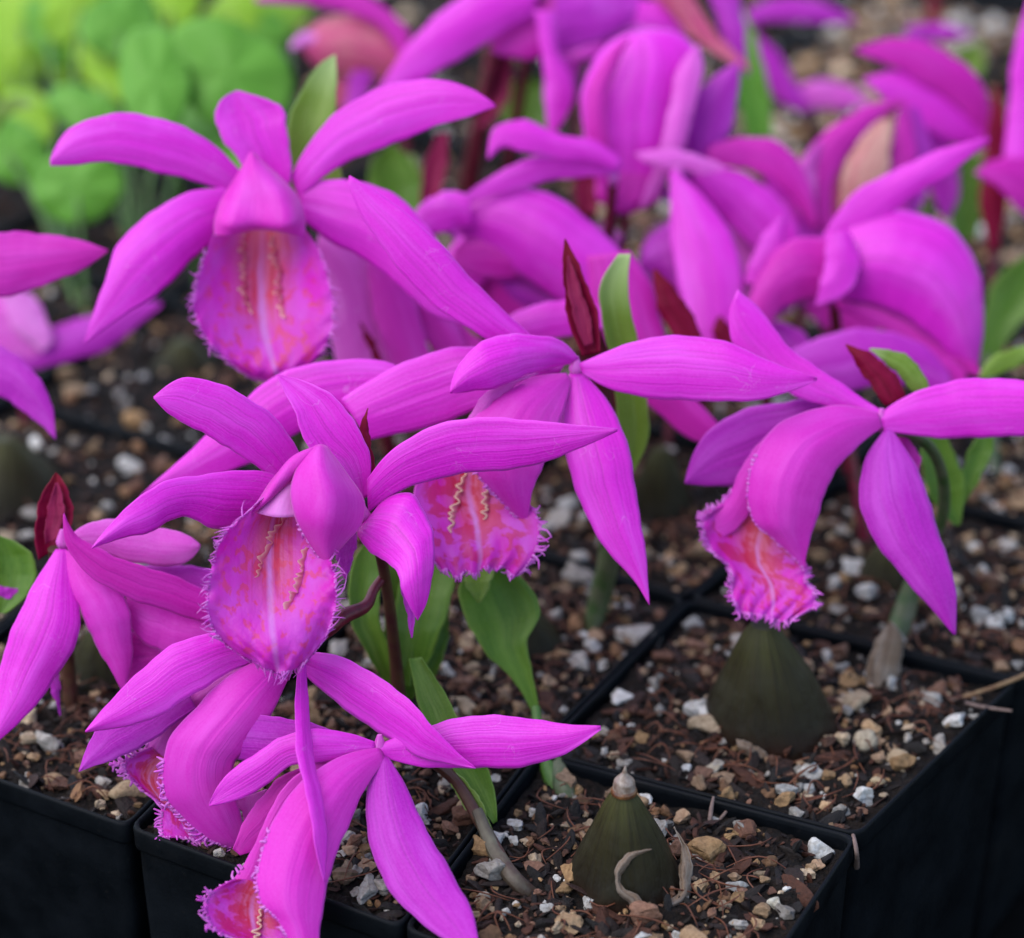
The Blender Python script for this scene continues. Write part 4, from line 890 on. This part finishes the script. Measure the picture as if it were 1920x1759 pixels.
simple('big blurred orchid on the right, rounded lip and one petal raised to upper right', (1600, 960), (1555, 480), 68, [
    ('petal', [(1538, 450), (1600, 365), (1690, 312), (1780, 276), (1855, 257)], [(1575, 470), (1640, 425), (1720, 365), (1800, 310), (1857, 262)], 'petal', (0, -.4, -.6)),
    ('lip_lobe', [(1560, 440), (1630, 402), (1700, 395), (1770, 418), (1828, 490), (1845, 580), (1832, 690)], [(1560, 560), (1630, 575), (1700, 600), (1760, 650), (1790, 680), (1810, 695), (1830, 700)], 'petal', (0, -.4, -.2), .3),
    ('sepal', [(1560, 545), (1650, 540), (1740, 580), (1800, 640), (1842, 702)], [(1570, 580), (1640, 610), (1710, 650), (1780, 695), (1840, 704)], 'petal_deep', (0, -.2, -.4)),
    ('petal', [(1565, 450), (1490, 448), (1440, 490), (1405, 560), (1398, 610)], [(1550, 560), (1500, 565), (1465, 580), (1440, 620), (1400, 630)], 'petal_deep', (0, -.2, -.2), .2),
    ('sepal', [(1550, 440), (1545, 500), (1528, 572)], [(1590, 430), (1612, 490), (1590, 550), (1532, 573)], 'petal', (-.8, -.9, -.9)),
    ('sepal', [(1395, 530), (1425, 450), (1468, 398)], [(1440, 540), (1468, 470), (1470, 400)], 'petal', (.4, .4, .4)),
])
simple('dim orchid flower low on the right between big rounded lip and side-on flower', (1640, 1090), (1560, 690), 67, [
    ('petal', [(1480, 660), (1550, 628), (1640, 618), (1720, 640), (1780, 700)], [(1530, 740), (1620, 730), (1700, 720), (1790, 750)], 'petal_violet_or_shaded'),
    ('sepal', [(1720, 640), (1790, 680), (1830, 740)], [(1700, 700), (1760, 740), (1830, 760)], 'petal_deep', (.3, .3, .3)),
])
simple('half-wilted orchid bud at upper right, crimson folded petals with a cream centre', (1540, 760), (1580, 400), 74, [
    ('petal', [(1540, 430), (1495, 350), (1530, 262), (1600, 212), (1690, 182)], [(1570, 440), (1560, 360), (1590, 290), (1640, 230), (1692, 186)], 'petal_deep', (-.5, -.5, -.3)),
    ('sepal', [(1530, 420), (1530, 340), (1570, 260), (1650, 200)], [(1610, 440), (1620, 360), (1640, 270), (1690, 190)], 'wilted', (-.2, -.3, -.2)),
    ('lip', [(1575, 400), (1580, 330), (1610, 265), (1650, 225)], [(1650, 410), (1660, 350), (1670, 280), (1672, 225)], 'wilted_cream', (-.5, -.6, -.4)),
    ('sepal', [(1640, 420), (1665, 350), (1672, 270), (1690, 190)], [(1690, 420), (1712, 340), (1714, 250), (1702, 188)], 'petal_deep', (-.1, -.1, -.1)),
    ('sepal', [(1690, 200), (1700, 260), (1700, 330), (1690, 400)], [(1720, 200), (1745, 290), (1730, 380), (1700, 420)], 'petal_violet_or_shaded', (.3, .3, .3)),
    ('petal', [(1500, 300), (1490, 340), (1500, 400)], [(1540, 260), (1530, 330), (1530, 400)], 'petal_pale', (-.7, -.7, -.7)),
])
simple('orchid at top right with two claw-like petals curling to the left', (1860, 760), (1862, 250), 76, [
    ('petal', [(1865, 245), (1830, 140), (1750, 85), (1670, 72), (1603, 92)], [(1855, 265), (1790, 200), (1720, 150), (1660, 120), (1604, 97)], 'petal_deep', (0, -.5, -.6)),
    ('sepal', [(1860, 250), (1790, 175), (1720, 135), (1618, 148)], [(1850, 280), (1790, 270), (1720, 230), (1620, 152)], 'petal', (0, -.3, -.4)),
    ('petal', [(1700, 200), (1765, 240), (1790, 300), (1800, 360), (1775, 415)], [(1680, 210), (1700, 290), (1740, 350), (1770, 416)], 'petal_violet_or_shaded', (.4, .4, .4)),
    ('bract', [(1855, 470), (1838, 380), (1850, 260), (1865, 160)], [(1872, 470), (1888, 380), (1890, 260), (1870, 160)], 'bract', (-.6, -.6, -.6)),
])
simple('orchid cut off by the right frame edge near the top, pale upright petal', (1990, 800), (1960, 300), 74, [
    ('petal', [(1880, 330), (1890, 200), (1905, 80), (1932, -10)], [(1960, 330), (1960, 200), (1960, 80), (1945, -10)], 'petal'),
    ('sepal', [(1960, 290), (1900, 296), (1860, 300), (1828, 324)], [(1960, 430), (1920, 405), (1880, 360), (1830, 328)], 'petal_deep', (0, -.4, -.5)),
])
simple('withered orchid at the top left of the cluster, salmon petals folded under a crimson one', (760, 640), (760, 110), 78, [
    ('sepal', [(760, 130), (720, 60), (640, 20), (560, 10), (480, 5)], [(770, 60), (700, 0), (620, -20), (540, -20), (478, -5)], 'petal_deep', (-.4, -.4, -.4)),
    ('lip', [(780, 120), (720, 50), (650, 25), (590, 45), (562, 85)], [(770, 150), (720, 150), (660, 145), (600, 130), (564, 92)], 'wilted', (0, 0, 0), .3),
    ('petal', [(700, 110), (640, 140), (570, 200), (545, 280)], [(720, 150), (680, 180), (620, 220), (560, 290)], 'wilted', (.2, .3, .4)),
    ('petal', [(660, 130), (650, 180), (650, 230)], [(700, 130), (690, 180), (665, 232)], 'petal_violet_or_shaded', (-.1, -.1, -.1)),
    ('sepal', [(600, 90), (575, 85), (545, 95)], [(600, 70), (575, 60), (545, 80)], 'throat', (-.2, -.2, -.2)),
])
simple('orchid cropped by the top frame edge, long petal slanting down to the left', (900, 640), (1010, -20), 73, [
    ('petal', [(1020, -60), (930, -40), (840, 10), (770, 80), (700, 180)], [(1000, 30), (920, 75), (830, 130), (770, 160), (695, 190)], 'petal', (0, -.3, -.4)),
    ('sepal', [(1050, -20), (1000, 10), (930, 60), (920, 95)], [(1100, 60), (1040, 100), (980, 110), (925, 100)], 'petal_deep', (.4, .4, .4)),
    ('petal', [(1000, 20), (1015, 90), (1020, 160), (1028, 255)], [(1040, 20), (1050, 110), (1078, 170), (1032, 257)], 'petal', (-1, -1, -1), .2),
    ('petal', [(1040, -40), (1120, -30), (1200, -10)], [(1040, 100), (1120, 80), (1190, 40)], 'petal_violet_or_shaded', (.2, .2, .2)),
])
simple('orchid behind the pink hood at the top, salmon streaked folded lip', (1300, 640), (1270, 20), 75.5, [
    ('lip', [(1210, -20), (1260, 30), (1320, 90), (1400, 130)], [(1290, -30), (1320, 30), (1360, 80), (1408, 128)], 'wilted', (0, 0, -.2)),
    ('petal', [(1100, -40), (1150, -20), (1220, 0), (1300, 10)], [(1100, 60), (1160, 90), (1230, 100), (1290, 60)], 'petal', (.3, .3, .3)),
    ('sepal', [(1160, 40), (1110, 70), (1065, 110)], [(1180, 80), (1120, 110), (1068, 113)], 'petal', (.1, 0, 0)),
    ('sepal', [(1310, -40), (1340, 20), (1360, 90), (1400, 140)], [(1380, -40), (1395, 40), (1400, 100), (1405, 140)], 'petal_violet_or_shaded', (.5, .5, .5)),
])
simple('distant violet orchid at top right of centre over the gravelly pots', (1560, 330), (1410, 30), 84, [
    ('petal', [(1400, 20), (1470, -5), (1540, 5), (1602, 35)], [(1400, 50), (1470, 40), (1540, 45), (1602, 42)], 'petal_violet_or_shaded'),
    ('sepal', [(1400, 50), (1450, 90), (1490, 150), (1520, 205)], [(1420, 100), (1430, 150), (1460, 190), (1515, 210)], 'petal_violet_or_shaded', (0, 0, 0)),
    ('lip', [(1500, 160), (1560, 150), (1620, 180), (1640, 200)], [(1500, 200), (1560, 205), (1620, 200)], 'petal_pale', (.3, .3, .3)),
    ('sepal', [(1700, 50), (1760, 45), (1820, 60)], [(1700, 75), (1760, 75), (1820, 70)], 'petal_violet_or_shaded', (.6, .6, .6)),
], leaves=[([(1400, 260), (1380, 160), (1375, 80), (1385, 10)], [(1450, 260), (1440, 160), (1420, 80), (1390, 10)], 80, 'round_leaf')])

def fringed(par, A, B, D, m='lobe', d=(0, 0, 0), L=.16, cup=.2):
    r = MB(); X = blade(A, B, D, d, 0, cup, n=36, m=15); r.grid(X); fringe(r, X[10:, 0], X[10:, 3], L=L, step=.09); fringe(r, X[10:, -1], X[10:, -4], L=L, step=.09); fringe(r, X[-1], X[-4], L=L, step=.09)
    return r.build('lip', [M[m], M['hair']], par, thick=.02)
q = simple('orchid buried in the pink mass just left of the straight hanging blade, frilled lip edge', (1250, 900), (1290, 400), 72, [
    ('petal', [(1290, 330), (1350, 360), (1420, 420), (1490, 500)], [(1280, 400), (1330, 450), (1400, 500), (1480, 530)], 'petal'),
    ('sepal', [(1300, 400), (1360, 440), (1430, 520), (1450, 590)], [(1300, 470), (1350, 540), (1400, 590), (1445, 600)], 'petal_pale'),
    ('petal', [(1280, 420), (1240, 470), (1210, 540), (1200, 600)], [(1310, 470), (1290, 540), (1250, 600), (1205, 610)], 'petal_deep', (.4, .4, .4)),
])
fringed(q.children[0], [(1300, 400), (1250, 420), (1215, 450), (1205, 480)], [(1310, 560), (1260, 560), (1225, 530), (1208, 510)], 71.5, 'petal_pale')
q = simple('orchid with its folded lip filling the gap right of the pale pink one', (900, 900), (920, 480), 70.5, [
    ('petal', [(900, 420), (840, 470), (800, 540), (790, 600)], [(950, 470), (900, 540), (850, 590), (800, 620)], 'petal'),
    ('sepal', [(900, 480), (960, 540), (1040, 590), (1090, 600)], [(880, 540), (930, 600), (1000, 640), (1090, 620)], 'petal_deep', (.3, .3, .3)),
    ('petal', [(860, 380), (900, 400), (980, 470), (1060, 560)], [(840, 430), (880, 480), (950, 540), (1050, 590)], 'petal_violet_or_shaded', (.6, .6, .6)),
])
fringed(q.children[0], [(960, 420), (1060, 420), (1120, 430), (1155, 440)], [(960, 480), (1060, 490), (1130, 470), (1160, 455)], 70, 'petal_deep')
q = simple('dim orchid deep behind the rounded lip on the right', (1500, 900), (1500, 560), 73, [
    ('petal', [(1490, 420), (1440, 470), (1400, 540), (1390, 600)], [(1560, 470), (1520, 540), (1470, 590), (1400, 620)], 'petal_violet_or_shaded'),
    ('sepal', [(1500, 500), (1580, 540), (1640, 600), (1660, 650)], [(1480, 560), (1540, 610), (1600, 640), (1655, 655)], 'petal_deep', (.3, .3, .3)),
    ('sepal', [(1460, 300), (1500, 330), (1540, 400), (1550, 460)], [(1430, 330), (1460, 390), (1500, 440), (1540, 465)], 'petal', (.8, .8, .8)),
])
q = simple('crumpled orchid at the top edge left of the hooded one, pink folds', (1080, 700), (1080, 90), 77, [
    ('petal', [(1040, -30), (1100, -10), (1170, 10), (1240, 40)], [(1040, 60), (1100, 90), (1170, 100), (1240, 80)], 'petal'),
    ('sepal', [(1060, 40), (1030, 100), (1020, 170), (1035, 230)], [(1110, 60), (1090, 130), (1070, 190), (1040, 235)], 'petal_violet_or_shaded', (.3, .3, .3)),
    ('lip_lobe', [(1130, 60), (1180, 50), (1240, 55), (1290, 80)], [(1140, 110), (1180, 95), (1240, 100), (1290, 110)], 'petal_pale', (-3.5, -3.5, -3.5)),
    ('petal', [(900, 20), (960, 0), (1020, 30), (1050, 80)], [(910, 80), (960, 90), (1000, 110), (1045, 100)], 'petal_deep', (.6, .6, .6)),
])
q = simple('low dim orchid under the long arched petal at the right', (1480, 1000), (1420, 660), 68.5, [
    ('petal', [(1400, 620), (1450, 600), (1500, 620), (1540, 680)], [(1420, 690), (1460, 700), (1500, 720), (1540, 700)], 'petal_violet_or_shaded'),
])
# free leaves and stalks behind the flowers: each belongs to a shoot of its own
def shoot(label, base, blades, st=None):
    p = plant(label, base, 'leafy orchid shoots', 'orchid shoot', 'orchid_shoot')
    for (A, B, DD, m_) in blades: petal(p, 'leaf', A, B, DD, (0, 0, 0), m=m_, cup=-.2)
    if st: stalk(p, [P(*q) for q in st[0]]+[G(*base, -1.2)], [st[1], st[1]*1.2, st[1]*1.4], st[2])
    return p
shoot('blurred green leaves under the right petal of the upper left orchid', (740, 760), [([(700, 420), (690, 360), (700, 300), (730, 270)], [(790, 420), (790, 350), (770, 300), (735, 270)], 74, 'leaf'), ([(690, 400), (720, 330), (770, 290)], [(750, 400), (790, 340), (775, 290)], 75, 'leaf_pale')], ([(730, 400, 74.2)], .16, 'stem_green'))
shoot('crimson rolled shoot beside a dark upright stalk, left of centre top', (850, 700), [([(790, 400), (790, 340), (820, 250)], [(815, 400), (835, 330), (840, 250)], 72, 'bract_in')], ([(800, 390, 72)], .14, 'stem_brown'))
shoot('tall crimson stalk rising to the petal cropped at the top', (850, 640), [([(910, 100), (900, 200), (895, 240)], [(960, 100), (945, 200), (910, 240)], 75.5, 'bract_in')], ([(940, 40, 75), (900, 230, 76)], .22, 'stem_red'))
shoot('dark green blurred leaf tip left of the narrow hanging petal', (970, 560), [([(950, 240), (940, 190), (965, 155), (1000, 145)], [(1030, 240), (1040, 190), (1030, 150), (1005, 145)], 80, 'leaf')])
shoot('long dark green leaf at the right frame edge beside the rounded lip', (1870, 1000), [([(1830, 680), (1840, 600), (1870, 520), (1920, 480)], [(1870, 690), (1900, 620), (1960, 560), (1950, 480)], 74, 'leaf')], ([(1850, 670, 74)], .15, 'stem_green'))
shoot('narrow green leaves behind the claw-petalled orchid at right', (1790, 800), [([(1790, 450), (1780, 380), (1810, 290)], [(1830, 450), (1845, 370), (1840, 290)], 79, 'leaf'), ([(1700, 470), (1705, 400), (1720, 330)], [(1735, 470), (1740, 400), (1730, 330)], 79, 'leaf'), ([(1780, 120), (1800, 90), (1840, 80)], [(1810, 180), (1840, 140), (1845, 85)], 86, 'leaf_pale')])
shoot('crimson stalk standing under the orchid seen from behind', (1105, 800), [([(1085, 400), (1080, 340), (1085, 300)], [(1118, 400), (1120, 340), (1110, 300)], 71.5, 'bract_in')], ([(1100, 300, 71.6)], .2, 'stem_red'))
shoot('dark stalk crossing the top edge over the gravelly pots', (1745, 130), [([(1735, 60), (1738, 20), (1742, -30)], [(1758, 60), (1760, 20), (1750, -30)], 88, 'bract')], ([(1747, -20, 88)], .16, 'stem_brown'))

# old bulbs whose flowers are hidden or cropped
def lone_bulb(label, x, y, r, h, lean=(0, 0)):
    p = plant(label, (x, y), 'pseudobulbs standing in the mix', 'orchid bulb', 'orchid_bulb'); bulb(p, x, y, r, h, lean, cap=False)
lone_bulb('blackish bulb in the shade under the centre orchid leaf', 1235, 1010, .95, 2.6)
lone_bulb('olive bulb cut by the left frame edge below the petals', 20, 975, 1.7, 2.4)
lone_bulb('dark reddish bulb half hidden under the upper left orchid', 350, 740, 1.2, 1.7)
lone_bulb('dark bulb behind the hanging violet sepal of the right orchid', 1665, 1140, 1.1, 1.9)
lone_bulb('black bulb shaded behind the left-edge orchid lip', 205, 1320, 1.1, 2.2)

# dry twigs and roots one can pick out
def twig(pts, r, m, label, name='dry_twig'):
    w3 = [G(x, y, z) for x, y, z in pts]; o = empty(name, w3[0], label, 'twig', 'dry twigs on the mix')
    mb = MB(); mb.tube(w3, r, 8, 24); c = mb.build(name, M[m], None)
    bpy.data.objects.remove(o); tag(c, label, 'twig', 'dry twigs on the mix')
twig([(1288, 1598, -.1), (1330, 1640, -.3), (1375, 1662, -.5), (1425, 1668, -.7)], [.03, .04, .035, .02], 'twig', 'straw-coloured dry root curving right from the front pseudobulb', 'dry_root')
twig([(1680, 1293, -.3), (1760, 1305, -.2), (1840, 1325, -.05), (1897, 1333, .1)], [.06, .06, .05, .03], 'wisp', 'greyish straight twig resting on the right pot rim')
twig([(1795, 1310, -.2), (1860, 1290, .0), (1930, 1262, .1)], [.05, .05, .05], 'twig', 'orange-tan twig leaving the frame at right over the rim')
twig([(1450, 1500, -.6), (1480, 1470, -.1), (1515, 1440, .1), (1540, 1432, 0)], [.025, .025, .02, .015], 'fibre', 'thin rust-coloured fibre arching up before the broad pseudobulb', 'root_fibre')
twig([(1430, 1470, -.5), (1460, 1500, -.3), (1530, 1495, -.2), (1570, 1480, -.6)], [.02, .03, .03, .015], 'fibre', 'rust fibre lying flat below the broad pseudobulb', 'root_fibre')
twig([(1330, 1570, -.5), (1332, 1530, -.1), (1338, 1495, 0)], [.05, .05, .03], 'wisp', 'short grey twig standing beside the front pot divider')
twig([(1330, 1560, -.5), (1355, 1530, -.2), (1378, 1500, -.1)], [.03, .035, .02], 'wisp', 'slanting thin grey twig next to the short upright one')
twig([(1598, 1560, -.1), (1605, 1590, .0), (1606, 1625, -1)], [.04, .05, .07], 'wisp', 'pinkish root tip hanging over the front right rim corner', 'dry_root')

# ------------------------------------------------------------------ leafy plants at upper left
def leafy(label, base, leaves, group='broad-leaved seedlings behind the orchids'):
    g = G(*base); p = empty('leafy_plant', g, label, 'leafy plant', group)
    for (cx, cy, rx, ry, D, m_, rot, scal) in leaves:
        n = 60; mb = MB(); r_ = np.random.RandomState(int(cx*3+cy)+7)
        ths = np.linspace(0, 2*math.pi, n+1); X = np.zeros((9, n+1, 3))
        tl, tp = r_.normal(0, .35), r_.normal(-.3, .3)
        for k in range(9):
            q = k/8
            for a in range(n+1):
                th = ths[a]; lob = 1-0.07*math.exp(-((th-math.pi/2)/.25)**2)+.05*math.sin(th*2+cy)+scal*.25*abs(math.sin(th*9))+.03*math.sin(th*3+cx)
                x = 1.18*rx*q*lob*math.cos(th); y = 1.18*ry*q*lob*math.sin(th)
                xr, yr = x*math.cos(rot)-y*math.sin(rot), x*math.sin(rot)+y*math.cos(rot)
                z = D+tl*xr/max(rx, ry)+tp*-yr/max(rx, ry)*1.2+.25*q*q+.08*math.sin(th*5)*q
                X[k, a] = P(cx+xr, cy-yr, z)
        uv = np.zeros((9, n+1, 2)); 
        for k in range(9): uv[k, :, 0] = .5+.5*k/8*np.cos(ths); uv[k, :, 1] = .5+.5*k/8*np.sin(ths)*.9
        mb.grid(X, 0, uv); o = mb.build('leaf', M[m_], p, thick=.03)
        q = MB(); c = P(cx, cy+ry*.1, D+.05); q.tube([c, c*.5+g*.5+UP*.3, g-[0, 0, .5]], [.06, .08, .1], 8, 16); q.build('leaf_stalk', M['stem_leafgreen'], o)
    return p
leafy('seedling with the largest rounded three-part green leaf, touching the upper left orchid sepal', (380, 560), [
    (290, 150, 58, 88, 76, 'round_leaf', .15, .12), (432, 140, 104, 84, 76.6, 'round_leaf', -.6, .12), (405, 255, 80, 66, 77.4, 'round_leaf', 2.2, .12)])
leafy('seedling in the far top left corner with yellow-green leaves', (120, 560), [
    (40, 40, 80, 60, 92, 'lime_leaf', .5, .1), (150, 10, 70, 50, 88, 'lime_leaf', 1.0, .1), (20, 130, 55, 45, 90, 'lime_leaf', .2, .1), (128, 118, 40, 34, 90, 'lime_leaf', 2, .1), (45, 225, 50, 48, 86, 'lime_leaf', 1, .1), (90, 60, 30, 60, 90, 'round_leaf', .4, .1)])
leafy('seedling between corner and largest leaf, mid-green rounded leaves', (260, 520), [
    (225, 45, 62, 55, 86, 'round_leaf', .2, .08), (320, 10, 70, 40, 87, 'lime_leaf', 1.1, .08), (160, 205, 66, 34, 84, 'round_leaf', -.3, .08), (440, 25, 60, 38, 89, 'lime_leaf', .7, .08), (190, 130, 30, 60, 86, 'lime_leaf', .7, .08)])
leafy('low seedling with one jagged-edged green leaf under the left petal', (160, 600), [
    (145, 350, 75, 55, 80, 'round_leaf', .1, .18), (15, 280, 50, 70, 82, 'round_leaf', .9, .1)])
leafy('seedling beyond, pale grassy leaves near the top edge', (560, 330), [
    (530, 20, 60, 40, 96, 'lime_leaf', .7, .1), (480, 70, 50, 50, 94, 'round_leaf', .3, .1)])
pc = empty('leafy_plant', G(-60, 560), 'curled pale green young leaf poking in from the left frame edge', 'leafy plant', 'broad-leaved seedlings behind the orchids')
petal(pc, 'leaf', [(-40, 260), (-10, 200), (30, 180), (62, 195)], [(-20, 270), (5, 230), (35, 205), (62, 200)], 79, (0, 0, 0), m='leaf_pale')

for o in bpy.data.objects:
    if '_w' in o: del o['_w']
